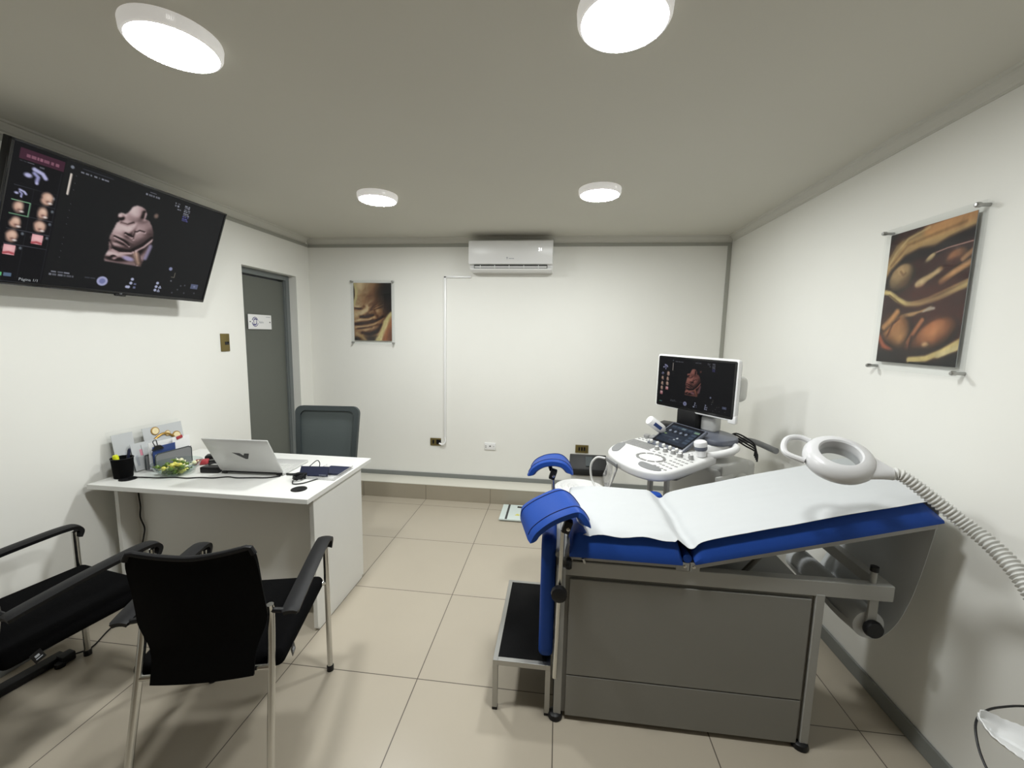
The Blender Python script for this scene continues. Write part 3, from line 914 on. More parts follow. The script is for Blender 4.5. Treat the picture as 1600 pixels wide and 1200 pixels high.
    cv.line([(.46, .97), (.66, .955), (.84, .90), (1.03, .82)], .022, (206, 186, 124), .45)
    cv.line([(.80, .93), (1.03, .86)], .020, (208, 192, 140), .5)
    cv.rect(.46, .985, 1, 1, (16, 13, 12))
    cv.ell(.95, 1.02, .25, .09, (20, 16, 16), -.4, .3)
    cv.a *= (1 + 0.14 * cv.n[..., None])
    cv.a = 255 * (np.clip(cv.a, 0, 255) / 255) ** 1.3
    cv.a = .74 * cv.a + .26 * cv.a.mean(-1, keepdims=True) * np.array([1.06, 1.0, .92])
    return cv
def picture_holder(c, n, cv, label):
    n = V(n)
    x = V((0, 0, 1)).cross(n)
    mt = frame(c, x, V((0, 0, 1)), n)
    t = thing('acrylic_picture', label, 'picture', c)
    W, H = 0.425, 0.590
    MB(mt).box((0, 0, 0.014), (W, H, 0.003), bev=0.0005).build('back_panel', m_acryl, t, sm=False)
    cv.build('print', m_print, t, mt @ M4.Translation((0, 0.004, 0.0190)), 0.366, 0.530)
    MB(mt).box((0, 0.004, 0.0172), (0.366, 0.53, 0.0012)).build('print_backing', m_paper, t, sm=False)
    MB(mt).box((0, 0, 0.0215), (W, H, 0.003), bev=0.0005).build('front_panel', m_acryl, t, sm=False)
    for sx in (-1, 1):
        for sy in (-1, 1):
            MB(mt).lathe([(0, 0), (0.006, 0), (0.006, 0.030), (0.0085, 0.030), (0.0085, 0.040), (0.006, 0.045), (0, 0.046)], (sx * (W / 2 - 0.014), sy * (H / 2 - 0.014), 0), n=16).build('standoff', m_satin, t)
    return t
picture_holder((-1.163, YB, 1.702), (0, -1, 0), baby_face(), 'acrylic framed picture of a sleeping baby face on the back wall')
picture_holder((XR, -1.607, 1.700), (-1, 0, 0), twins(), 'acrylic framed picture of two unborn babies on the right wall')

# door sign
sx_ = xf - 0.0275
t = thing('door_sign', 'white rectangular sign with a violet swirl emblem on the grey door', 'sign', (sx_, -0.236, 1.58))
smt = facing(PI / 2, 0, (sx_, -0.236, 1.585))
MB(smt).box((0, 0, 0.010), (0.265, 0.118, 0.004), bev=0.001).build('plate', m_wplastic, t, sm=False)
lgm = MB(smt)
def arc(cx, cy, r, a0, a1, w0, w1, n=14):
    pts = [(cx + r * math.cos(a0 + (a1 - a0) * k / n), cy + r * 1.1 * math.sin(a0 + (a1 - a0) * k / n)) for k in range(n + 1)]
    for k in range(n):
        wv = w0 + (w1 - w0) * k / n
        (xa, ya), (xb, yb) = pts[k], pts[k + 1]
        dx, dy = xb - xa, yb - ya
        L = math.hypot(dx, dy)
        lgm.box(((xa + xb) / 2, (ya + yb) / 2, 0.0125), (L * 1.15, wv, 0.0006), M4.Rotation(math.atan2(dy, dx), 3, 'Z'))
arc(-0.058, 0, 0.033, 0.2, 2.8, .004, .007); arc(-0.058, 0, 0.033, 3.3, 6.0, .007, .004)
arc(-0.055, 0.003, 0.019, 0.6, 3.8, .011, .004); arc(-0.061, -0.003, 0.019, 3.8, 7.0, .011, .004)
lgm.build('emblem', m_violet, t, sm=False)
text_mesh('Baño', 0.026, smt @ M4.Translation((0.012, -0.002, 0.0125)), 'lettering', m_greyprint, t)
hp = MB(smt)
for k in range(6):
    hp.box((0.072 + k * 0.0085, 0.042, 0.0125), (0.006, 0.006, 0.0006))
hp.build('small_print', m_greyprint, t, sm=False)
for sx in (-1, 1):
    MB(smt).lathe([(0, 0), (0.006, 0), (0.006, 0.013), (0.004, 0.016), (0, 0.016)], (sx * 0.112, 0, 0), n=14).build('screw_cap', m_gplastic, t)

# ------------------------------------------------------------------ desk
dk = thing('desk', 'white laminate office desk against the left wall with two black cable grommets', 'desk', (-1.17, -1.33, 0))
DZT = 0.735
MB().box((-1.166, -1.336, DZT - 0.0125), (1.182, 0.662, 0.025), bev=0.002).build('desktop', m_white, dk, sm=False)
MB().box((-0.607, -1.345, 0.362), (0.022, 0.49, 0.688), bev=0.001).box((-0.607, -1.345, 0.010), (0.018, 0.46, 0.014)).build('end_panel', m_white, dk, sm=False)
MB().box((-1.690, -1.345, 0.362), (0.022, 0.49, 0.688), bev=0.001).box((-1.690, -1.345, 0.010), (0.018, 0.46, 0.014)).build('end_panel', m_white, dk, sm=False)
MB().box((-1.1485, -1.49, 0.41), (1.061, 0.018, 0.596)).build('modesty_panel', m_white, dk, sm=False)
for (gx, gy) in ((-1.638, -1.568), (-0.692, -1.555)):
    MB().lathe([(0, 0.003), (0.030, 0.003), (0.032, 0.004), (0.037, 0.003), (0.038, 0.0), (0.030, -0.01), (0, -0.01)], (gx, gy, DZT), n=28).box((gx + 0.018, gy - 0.022, DZT + 0.004), (0.018, 0.012, 0.003)).build('grommet', m_black, dk)

# laptop: lid leaning to the viewer, base towards the office chair
hz = V((-1.070, -1.396, DZT + 0.012))
yw = 0.048
lx = V((math.cos(yw), math.sin(yw), 0)); ly = V((-math.sin(yw), math.cos(yw), 0))
lp = thing('laptop', 'silver white laptop seen from behind its open lid, black arrow emblem, on the desk', 'laptop', (-1.07, -1.28, DZT))
bmt = frame(hz, lx, ly, (0, 0, 1))
MB(bmt).box((0, 0.120, -0.003), (0.355, 0.240, 0.014), bev=0.003).build('base', m_silver, lp)
kb = MB(bmt)
for r_ in range(6):
    for c_ in range(14):
        kb.box((-0.15 + c_ * 0.023, 0.045 + r_ * 0.018, 0.0048), (0.019, 0.014, 0.0016))
kb.build('keyboard', m_offw, lp, sm=False)
tl = math.radians(29.5)
ldz = V((0, 0, 1)) * math.cos(tl) - ly * math.sin(tl)
ldn = lx.cross(ldz)
if ldn.y > 0: ldn = -ldn
lmt = frame(hz + V((0, 0, 0.004)), lx, ldz, lx.cross(ldz))
lid = MB(lmt).box((0, 0.124, 0.0), (0.356, 0.236, 0.008), bev=0.003).build('lid', m_silver, lp)
sgn = 1 if (lmt.to_3x3() @ V((0, 0, 1))).y < 0 else -1
ch = [(-0.046, 0.148), (-0.004, 0.145), (0.010, 0.129), (0.021, 0.145), (0.047, 0.145), (0.026, 0.104), (0.013, 0.104)]
MB(lmt).prism(ch, 0.0012 * sgn, M4.Translation((-0.005, 0.0, 0.0035 * sgn))).build('emblem', m_darkprint, lid, sm=False)
MB(bmt).tube([(-0.14, -0.002, 0.0), (0.14, -0.002, 0.0)], 0.0055, 10).box((-0.155, -0.003, -0.002), (0.03, 0.014, 0.012), bev=.002).box((0.155, -0.003, -0.002), (0.03, 0.014, 0.012), bev=.002).build('hinge', m_black, lp)
MB(lmt).box((0, 0.128, -0.0048 * sgn), (0.340, 0.205, 0.001)).build('display', m_blackg, lp, sm=False)

def cable(name, pts, r, label, m=None, cat='cable', n=6):
    p = smooth_pts(pts, 5)
    return tag(MB().tube(p, r, 7).build(name, m or m_black, loc=tuple(pts[0])), label, cat)
zt = DZT + 0.004
cable('charger_cable', [(-0.90, -1.405, zt), (-0.95, -1.44, zt), (-1.02, -1.452, zt), (-1.10, -1.468, zt), (-1.16, -1.462, zt), (-1.22, -1.49, zt), (-1.29, -1.495, zt), (-1.35, -1.515, zt), (-1.42, -1.515, zt), (-1.49, -1.535, zt), (-1.56, -1.54, zt), (-1.61, -1.555, zt + .003), (-1.638, -1.568, zt + 0.002)], 0.0032, 'black laptop charger cable running along the desk to the left grommet')
cable('desk_cable', [(-1.66, -1.505, 0.700), (-1.655, -1.508, 0.63), (-1.648, -1.51, 0.56), (-1.655, -1.51, 0.50), (-1.635, -1.51, 0.44), (-1.645, -1.51, 0.39), (-1.66, -1.51, 0.33), (-1.668, -1.51, 0.22), (-1.668, -1.54, 0.10), (-1.665, -1.62, 0.012), (-1.63, -1.74, 0.005), (-1.59, -1.84, 0.005), (-1.60, -1.905, 0.02)], 0.0035, 'black cable hanging under the desk down to the power strip')
# cable bundle on the right of the desk
bun = MB()
rnd = random.Random(4)
for k in range(7):
    pp = []
    for q in range(10):
        a = 2 * PI * q / 10
        pp.append((-0.775 + 0.022 * math.cos(a) * (1 + .2 * rnd.random()) + rnd.uniform(-.004, .004), -1.415 + 0.045 * math.sin(a) + rnd.uniform(-.005, .005), zt + 0.004 + rnd.random() * 0.022))
    bun.tube(smooth_pts(pp, 3, True), 0.0032, 6, closed=True)
bun.tube(smooth_pts([(-0.79, -1.46, zt), (-0.76, -1.50, zt), (-0.72, -1.485, zt), (-0.69, -1.43, zt), (-0.665, -1.385, zt)]), 0.0030, 6)
bun.tube(smooth_pts([(-0.885, -1.375, zt + .002), (-0.84, -1.375, zt + .004), (-0.80, -1.35, zt + .01), (-0.76, -1.33, zt + .012)]), 0.0055, 6)
bun.tube(smooth_pts([(-0.80, -1.35, zt + .004), (-0.79, -1.31, zt + .03), (-0.765, -1.28, zt + .055), (-0.745, -1.285, zt + .04), (-0.745, -1.30, zt + .01)]), 0.0025, 6)
bun.box((-0.77, -1.41, zt + 0.012), (0.05, 0.02, 0.03), M4.Rotation(.4, 3, 'Z'), bev=.004)
tag(bun.build('cable_bundle', m_black, loc=(-0.77, -1.41, DZT)), 'tangled black cable bundle on the desk at the laptop hinge', 'cable')
# navy card box propped over a tray of navy cards
t = thing('card_tray', 'clear low tray holding navy booklets near the right edge of the desk', 'tray', (-0.665, -1.30, DZT))
trm = frame((-0.665, -1.315, DZT), (1, 0.0, 0), (0.0, 1, 0), (0, 0, 1))
MB(trm).box((0, 0, 0.003), (0.16, 0.20, 0.004), bev=.001).box((0.079, 0, 0.010), (0.003, 0.20, 0.018)).box((-0.079, 0, 0.010), (0.003, 0.20, 0.018)).box((0, -0.099, 0.008), (0.16, 0.003, 0.014)).build('tray', m_bag, t, sm=False)
tag(MB(trm).box((0.012, 0.030, 0.010), (0.125, 0.125, 0.009), bev=.001).build('booklet', m_navy, loc=(-0.65, -1.285, DZT + .006), sm=False), 'navy booklet lying flat in the clear tray on the desk', 'booklet')
t = thing('card_box', 'navy card box leaning on the front of the clear desk tray', 'box', (-0.725, -1.40, DZT + .01))
cbm = facing(0.10, 0.55, (-0.715, -1.385, DZT + 0.034))
MB(cbm).box((0, 0, 0), (0.150, 0.052, 0.016), bev=.001).build('box', m_navy, t, sm=False)
hp = MB(cbm)
for k in range(5):
    hp.box((0.036 + k * .008, -0.021, 0.0083), (0.006, 0.002, 0.0006))
hp.build('small_print', m_greyprint, t, sm=False)
# adapter and clutter behind the laptop
t = thing('power_adapter', 'black power adapter brick on the desk between bowl and laptop', 'adapter', (-1.335, -1.395, DZT))
am = frame((-1.312, -1.392, DZT), (math.cos(.12), math.sin(.12), 0), (-math.sin(.12), math.cos(.12), 0), (0, 0, 1))
MB(am).box((0, 0, 0.017), (0.105, 0.055, 0.032), bev=.005).build('brick', m_black, t)
MB(am).tube(smooth_pts([(0.02, 0.02, .034), (0.05, .03, .05), (0.075, .02, .055), (.085, .01, .02)]), .003, 6).tube(smooth_pts([(-.03, .01, .036), (.0, .02, .042), (.04, .015, .034)]), .003, 6).build('lead', m_black, t)
t = thing('glasses_case', 'dark folded glasses and case behind the glass bowl by the laptop', 'glasses case', (-1.44, -1.20, DZT))
gc = MB()
gc.box((-1.45, -1.185, DZT + .018), (0.15, 0.06, 0.034), M4.Rotation(.5, 3, 'Z'), bev=.012, seg=3)
gc.build('case', m_black, t)
MB().box((-1.40, -1.24, DZT + .012), (0.12, 0.05, 0.022), M4.Rotation(.4, 3, 'Z'), bev=.008, seg=3).build('flap', m_blackg, t)
tag(MB().box((-1.475, -1.29, DZT + .015), (0.07, 0.045, 0.028), M4.Rotation(.5, 3, 'Z'), bev=.01, seg=3).build('pouch', m_red, loc=(-1.475, -1.29, DZT)), 'small dark red pouch just behind the glass bowl on the desk', 'pouch')

# pen cup
t = thing('pen_cup', 'black mesh pen cup at the wall end of the desk', 'pen cup', (-1.690, -1.545, DZT))
MB().lathe([(0, 0.002), (0.038, 0.002), (0.039, 0.0), (0.046, 0.103), (0.044, 0.105), (0.0425, 0.103), (0.036, 0.005), (0, 0.005)], (-1.690, -1.545, DZT + .001), n=28).build('cup', m_mesh, t)
MB().tube([(-1.690 + .046 * math.cos(2 * PI * k / 28), -1.545 + .046 * math.sin(2 * PI * k / 28), DZT + .105) for k in range(28)], .0025, 6, closed=True).build('rim', m_black, t)
t = thing('highlighter', 'yellow highlighter standing in the black pen cup', 'pen', (-1.702, -1.56, DZT + .01))
MB().tube([(-1.700, -1.550, DZT + .010), (-1.706, -1.563, DZT + .112), (-1.707, -1.565, DZT + .122)], [.008, .013, .010], 12).build('barrel', m_hiy, t)
tag(MB().tube([(-1.69, -1.535, DZT + .010), (-1.662, -1.530, DZT + .140), (-1.660, -1.529, DZT + .150)], [.005, .007, .005], 10).build('pen', m_navy, loc=(-1.69, -1.535, DZT + .01)), 'dark navy pen leaning out of the black pen cup', 'pen')
# wall-side stand with leaflets
stm = facing(PI / 2 - .04, 0.16, (-1.752, -1.345, DZT + .118))
tag(MB(stm).box((0, 0, 0), (0.40, 0.232, 0.004), bev=.001).build('backing_board', m_acryl, loc=(-1.752, -1.345, DZT), sm=False), 'wide clear board leaning on the left wall behind the leaflets', 'board')
def leaflet(c, yaw, tilt, w, h, name, label, cat, deco, m=m_paper, group=None):
    mt = facing(yaw, tilt, c)
    t = thing(name, label, cat, (c[0], c[1], DZT), group)
    MB(mt).box((0, 0, 0), (w, h, 0.002)).build('sheet', m, t, sm=False)
    for (nm, m2, bx) in deco:
        k = MB(mt)
        for (x, y, a, b) in bx:
            k.box((x, y, 0.0014), (a, b, 0.0008))
        k.build(nm, m2, t, sm=False)
    return mt, t
leaflet((-1.738, -1.485, DZT + .110), PI / 2 - .05, 0.15, 0.105, 0.215, 'leaflet', 'tall white leaflet with faint columns standing next to the pen cup', 'leaflet', [('printing', m_greyprint, [(-.02, -.03, .006, .03), (.0, -.02, .006, .05), (.02, -.035, .006, .02)])])
mt, t = leaflet((-1.728, -1.265, DZT + .112), PI / 2 - .05, 0.15, 0.23, 0.215, 'seal_card', 'white card with round gold seals standing at the wall on the desk', 'card', [])
for k, (x, y, r_) in enumerate(((-.048, .080, .024), (.020, .052, .017), (.071, .028, .026))):
    MB(mt).lathe([(0, .002), (r_, .002), (r_, .004), (r_ * .82, .005), (0, .005)], (x, y, 0), n=24).build('seal', m_gold, t)
    MB(mt).lathe([(0, .0052), (r_ * .78, .0052), (r_ * .78, .006), (0, .006)], (x, y, 0), n=20).box((x, y, .0066), (.006, .012, .0008)).build('seal_face', m_cream, t)
MB(mt).tube(smooth_pts([(-.075, .02, .003), (-.04, .045, .004), (.0, .055, .004), (.04, .035, .004), (.07, -.01, .004), (.08, -.05, .003)]), .007, 8).build('ribbon', m_gold, t)
leaflet((-1.700, -1.395, DZT + .080), PI / 2 - .10, 0.20, 0.16, 0.150, 'leaflet', 'white leaflet with pink blocks leaning in front of the tall leaflet', 'leaflet', [('printing', m_pink, [(-.03, .02, .022, .034), (.01, -.03, .020, .050)]), ('grey_panel', m_greyprint, [(.045, .0, .02, .07)]), ('grey_panel', m_greyprint, [(-.06, -.02, .012, .06)])])
leaflet((-1.690, -1.315, DZT + .072), PI / 2 - .06, 0.22, 0.22, 0.140, 'leaflet', 'long white sheet rising behind the blue folder on the desk', 'leaflet', [('printing', m_greyprint, [(.02, .04, .10, .010)])])
# letter holder
t = thing('letter_holder', 'grey mesh letter holder on the desk behind the glass bowl', 'letter holder', (-1.625, -1.345, DZT))
hm = facing(PI / 2 - .12, 0.0, (-1.625, -1.345, DZT))
hb = MB(hm)
hb.box((0, .004, 0), (0.20, .004, .075), bev=.001)
hb.box((0, .050, .036), (0.20, .092, .002)).box((0, .045, -.036), (0.20, .082, .002))
hb.build('mesh_panel', m_gplastic, t, sm=False)
MB(hm).tube([(-.10, .004, .036), (-.10, .085, .036), (-.085, .097, .036), (.085, .097, .036), (.10, .085, .036), (.10, .004, .036)], .003, 8).tube([(-.10, .004, -.036), (-.10, .085, -.036), (.10, .085, -.036), (.10, .004, -.036)], .003, 8).build('wire_rim', m_slatef, t)
def letter(name, cx, cy, w, h, z, m, label, cat, tilt=0.0):
    mm = hm @ M4.Translation((cx, cy, z)) @ M4.Rotation(tilt, 4, 'X')
    tag(MB(mm).box((0, 0, 0), (w, h, .003)).build(name, m, loc=tuple(hm @ V((cx, cy - h / 2, z))), sm=False), label, cat, None)
letter('folder', -.035, .072, .12, .125, .015, m_bluefolder, 'blue folder standing in the grey mesh letter holder', 'folder')
letter('envelope', .07, .082, .10, .150, .002, m_envelope, 'short white envelope at the right end of the letter holder', 'envelope')
letter('envelope', -.01, .080, .17, .150, -.014, m_envelope, 'wide white envelope in the letter holder behind the blue folder', 'envelope')
tag(MB(hm).box((.06, .155, .005), (.035, .018, .004), M4.Rotation(.2, 3, 'Z'), bev=.001).build('bookmark', m_red, loc=tuple(hm @ V((.06, .15, .005)))), 'small crimson tab sticking out above the letter holder', 'tab')
cl = MB(hm)
cl.prism([(-.028, 0), (.028, 0), (.012, .022), (-.012, .022)], .016, M4.Translation((-.07, .118, .01)))
cl.tube(smooth_pts([(-.082, .14, .014), (-.09, .165, .014), (-.075, .172, .014), (-.07, .155, .014), (-.068, .14, .014)], 4), .0022, 6)
tag(cl.build('binder_clip', m_black, loc=tuple(hm @ V((-.07, .12, .01)))), 'black binder clip on the papers of the letter holder', 'clip')
# glass bowl of sweets
BC = V((-1.475, -1.445, DZT))
tag(MB().lathe([(0, 0.0), (0.060, 0.0), (0.064, 0.004), (0.096, 0.030), (0.112, 0.060), (0.1135, 0.062), (0.110, 0.061), (0.093, 0.032), (0.060, 0.007), (0, 0.006)], BC + V((0, 0, .001)), n=48).build('bowl', m_glass, loc=tuple(BC)), 'shallow clear glass bowl of sweets on the desk', 'bowl')
rnd = random.Random(11)
spots = []
tries = 0
while len(spots) < 34 and tries < 6000:
    tries += 1
    a, r_ = rnd.uniform(0, 2 * PI), 0.082 * math.sqrt(rnd.random())
    p = (r_ * math.cos(a), r_ * math.sin(a))
    lay = 0 if len(spots) < 14 else (1 if len(spots) < 27 else 2)
    if lay == 0 and r_ > .058: continue
    if lay == 2 and r_ > .055: continue
    if all(math.hypot(p[0] - q[0], p[1] - q[1]) > .0235 for q in spots if q[2] == lay):
        spots.append((p[0], p[1], lay))
    elif tries % 400 == 0 and lay < 2:
        spots.append((p[0], p[1], lay))
def sweet(m, label, group):
    b = MB()
    b.lathe([(0, -.010), (.007, -.009), (.0115, -.004), (.0115, .004), (.007, .009), (0, .010)], n=10)
    b.lathe([(0, .009), (.003, .010), (.009, .020), (.008, .021), (0, .011)], n=8, ys=.35)
    b.lathe([(0, -.009), (.003, -.010), (.009, -.020), (.008, -.021), (0, -.011)], n=8, ys=.35)
    return tag(b.build('sweet', m), label, 'sweet', group)
kinds = [(m_yellow, 'yellow wrapped sweet in the glass bowl on the desk', 'yellow sweets in the bowl'), (m_green, 'green wrapped sweet in the glass bowl on the desk', 'green sweets in the bowl'), (m_pale, 'pale cream wrapped sweet in the glass bowl on the desk', 'cream sweets in the bowl')]
protos = {}
for i, (x, y, lay) in enumerate(spots):
    k = (0, 1, 1, 0, 2, 1)[i % 6]
    if k not in protos:
        o = sweet(*kinds[k]); protos[k] = o
    else:
        o = protos[k].copy(); COL.objects.link(o)
    r_ = math.hypot(x, y)
    o.location = BC + V((x, y, 0.020 + lay * 0.019 + max(0, r_ - .055) * .5))
    o.rotation_euler = (PI / 2 + rnd.uniform(-.4, .4), rnd.uniform(-.4, .4), rnd.uniform(0, 6.3))

# ------------------------------------------------------------------ office chair behind the desk
oc = thing('office_chair', 'slate grey mesh office chair behind the desk', 'office chair', (-1.055, -0.66, 0))
def rounded(w0, w1, h, r=0.05, n=6):
    # outline: bottom width w0, top width w1
    pts = []
    for (cx, cy, a0) in ((w0 / 2 - r, r, -PI / 2), (w1 / 2 - r, h - r, 0), (-w1 / 2 + r, h - r, PI / 2), (-w0 / 2 + r, r, PI)):
        for k in range(n + 1):
            a = a0 + PI / 2 * k / n
            pts.append((cx + r * math.cos(a), cy + r * math.sin(a)))
    return pts
obm = facing(0.10, 0.12, (-1.047, -0.73, 0.46))
def ring_mesh(mb, out, inn, z0, z1):
    n = len(out)
    vs = [[mb.bm.verts.new((p[0], p[1], z)) for p in ring] for ring, z in ((out, z0), (out, z1), (inn, z1), (inn, z0))]
    for a in range(4):
        A, B = vs[a], vs[(a + 1) % 4]
        for i in range(n):
            mb.bm.faces.new((A[i], A[(i + 1) % n], B[(i + 1) % n], B[i]))
outer = rounded(0.41, 0.455, 0.535, .05)
inner = [(p[0] * .845, .042 + p[1] * .86) for p in outer]
fr_ = MB(obm)
ring_mesh(fr_, outer, inner, -0.015, 0.018)
fr_.build('back_frame', m_slatef, oc)
MB(obm).prism([(p[0] * .86, .038 + p[1] * .87) for p in outer], 0.006, M4.Translation((0, 0, -.006))).build('back_mesh', m_slate, oc)
MB().box((-1.055, -0.90, 0.455), (0.47, 0.40, 0.07), bev=.03, seg=4).build('seat', m_slatef, oc)
MB().lathe([(0.025, 0.10), (0.025, 0.42), (0.05, 0.42)], (-1.055, -0.84, 0), n=16).box((-1.05, -0.70, 0.42), (.06, .30, .02)).box((-1.05, -0.56, 0.56), (.06, .03, .30), bev=.006).box((-1.05, -0.615, 0.68), (.05, .12, .03), bev=.006).build('column', m_black, oc)
bs = MB()
for k in range(5):
    a = 2 * PI * k / 5 + .3
    bs.tube([(-1.055, -0.84, .11), (-1.055 + .22 * math.cos(a), -0.84 + .22 * math.sin(a), .075)], [.022, .014], 8)
bs.build('base', m_black, oc)
for k in range(5):
    a = 2 * PI * k / 5 + .3
    MB().lathe([(0, -.018), (.025, -.018), (.028, 0), (.025, .018), (0, .018)], (-1.055 + .22 * math.cos(a), -0.84 + .22 * math.sin(a), .03), (-math.sin(a), math.cos(a), 0), n=16).tube([(-1.055 + .22 * math.cos(a), -0.84 + .22 * math.sin(a), .03), (-1.055 + .22 * math.cos(a), -0.84 + .22 * math.sin(a), .075)], .008, 8).build('caster', m_black, oc)

# ------------------------------------------------------------------ visitor chairs
def visitor_chair(F, yaw, label):
    mt = M4.Translation(V(F)) @ M4.Rotation(yaw, 4, 'Z')
    t = thing('visitor_chair', label, 'chair', F, 'black visitor chairs', mtx=mt)
    for s in (-1, 1):
        fl_ = MB().tube([(s * .243, 0, .012), (s * .242, 0, .30), (s * .240, 0, .605)], .0115, 12).tube([(s * .242, 0, .425), (s * .195, -.03, .425)], .009, 10).build('leg', m_chrome, t)
        MB().lathe([(0, 0), (.015, 0), (.015, .022), (.012, .026), (0, .026)], (s * .243, 0, 0), n=14).build('foot_cap', m_black, fl_)
        rl = MB().tube(smooth_pts([(s * .212, -.545, .012), (s * .205, -.51, .18), (s * .196, -.455, .42), (s * .190, -.425, .57), (s * .188, -.425, .62)], 4), .0115, 12).build('leg', m_chrome, t)
        MB().lathe([(0, 0), (.015, 0), (.015, .022), (.012, .026), (0, .026)], (s * .212, -.547, 0), n=14).build('foot_cap', m_black, rl)
        # arm pad, hooked over the front post
        path = smooth_pts([(s * .243, .010, .580), (s * .243, .018, .605), (s * .243, .004, .626), (s * .243, -.03, .632), (s * .245, -.10, .630), (s * .250, -.25, .618), (s * .252, -.40, .598), (s * .252, -.435, .590)], 4)
        grid = []
        for i, p in enumerate(path):
            wv = .022 + .004 * min(1, i / 10)
            if i > len(path) - 3: wv *= .85
            grid.append([(p.x - wv, p.y, p.z - .002), (p.x - wv * .5, p.y, p.z + .002), (p.x, p.y, p.z + .003), (p.x + wv * .5, p.y, p.z + .002), (p.x + wv, p.y, p.z - .002)])
        MB().sheet(grid, .016).tube([(s * .188, -.425, .60), (s * .245, -.42, .590)], .009, 8).build('armrest', m_armpad, t)
    MB().tube([(-.196, -.455, .420), (.196, -.455, .420)], .010, 12).build('crossbar', m_chrome, t)
    MB().box((0, -.215, .427), (.455, .46, .058), bev=.026, seg=5).build('seat', m_fabric, t)
    # mesh back: saddle-shaped top, waisted below the arms
    g = []
    NU, NT = 24, 26
    for j in range(NT + 1):
        q = j / NT
        z = .410 + q * (.862 - .410)
        if z < .61:
            k = max(0, (z - .46) / .15)
            k = k * k * (3 - 2 * k)
            wv = .150 + .038 * k
        else:
            wv = .188 - .004 * math.sin(PI * (z - .61) / .25)
        row = []
        for i in range(NU + 1):
            s = -1 + 2 * i / NU
            dip = .034 * (1 - abs(s) ** 1.6) * q ** 3
            cr = max(0, abs(s) - .86) / .14
            top_round = .030 * cr ** 2 * q ** 6
            vv = -.440 - .080 * max(0, q - .35) ** 1.2 - .030 * (1 - s * s) * math.sin(PI * min(1, q * .95 + .1)) - .034 * max(0, 1 - q / .25)
            row.append((s * wv * (1 - .05 * cr * q ** 8), vv, z - dip - top_round))
        g.append(row)
    bk = MB().sheet(g, .010).build('backrest', m_mesh, t)
    MB().tube([(x, y - .001, z + .001) for (x, y, z) in g[-1]], .009, 10).build('top_rim', m_armpad, bk)
    tg = MB().box((.2285, -.36, .402), (.002, .030, .040), M4.Rotation(.35, 3, 'X'), bev=.0008).build('tag', m_black, t)
    MB().box((.2300, -.362, .405), (.001, .012, .008), M4.Rotation(.35, 3, 'X')).box((.2300, -.357, .395), (.001, .018, .003), M4.Rotation(.35, 3, 'X')).build('tag_print', m_greyprint, tg)
    tag(tg, 'woven label sewn to the seat edge')
    return t
visitor_chair((-0.640, -1.868, 0), 0.262, 'black mesh visitor chair before the desk, its whole back turned to the viewer')
visitor_chair((-1.325, -1.915, 0), -0.160, 'black visitor chair beside the left wall, partly cut off by the picture edge')
# power strip by the wall; its dark length stands in for chair seat shade
t = thing('power_strip_shade', 'black power strip along the left wall, partly standing in for the chair seat shade', 'power strip', (-1.66, -2.02, 0))
MB().box((-1.665, -2.04, .018), (.05, .26, .034), M4.Rotation(-.16, 3, 'Z'), bev=.005).build('strip', m_black, t)
MB().box((-1.613, -1.925, .022), (.045, .05, .04), M4.Rotation(-.16, 3, 'Z'), bev=.006).lathe([(0, 0), (.018, 0), (.018, .02), (0, .02)], (-1.605, -1.955, .001)).build('plug', m_black, t)

# ------------------------------------------------------------------ examination table
bed = thing('examination_table', 'blue padded gynaecological examination table on a grey metal cabinet', 'examination table', (1.10, -1.67, 0))
YN, YFAR = -1.905, -1.440
# cabinet
MB().box((1.076, (YN + YFAR) / 2 + .004, .315), (.905, YFAR - YN - .012, .585), bev=.002).build('cabinet', m_cab, bed, sm=False)
fp = MB()
fp.box((1.077, YN + .0005, .400), (.862, .008, .400), bev=.002)
fp.box((1.077, YN + .0005, .108), (.862, .008, .175), bev=.002)
fp.build('front_panel', m_cab, bed, sm=False)
pst = MB()
for (x, y) in ((.615, YN + .012), (1.535, YN + .012), (.615, YFAR - .012), (1.535, YFAR - .012)):
    pst.box((x, y, .322), (.030, .034, .60), bev=.003)
pst.box((1.19, YN + .014, .6435), (1.165, .034, .058), bev=.003)
pst.box((1.19, YFAR - .014, .6435), (1.165, .034, .058), bev=.003)
pst.box((1.757, (YN + YFAR) / 2, .650), (.034, YFAR - YN - .06, .045), bev=.003)
pst.box((.622, (YN + YFAR) / 2, .6435), (.034, YFAR - YN - .06, .050), bev=.003)
pst.build('frame', m_cabframe, bed, sm=False)
for (x, y) in ((.608, YN + .008), (1.528, YN + .008), (.612, YFAR - .012), (1.528, YFAR - .012)):
    MB().lathe([(0, 0), (.028, 0), (.030, .006), (.026, .020), (.016, .026), (0, .026)], (x, y, 0), n=20).build('foot', m_black, bed)
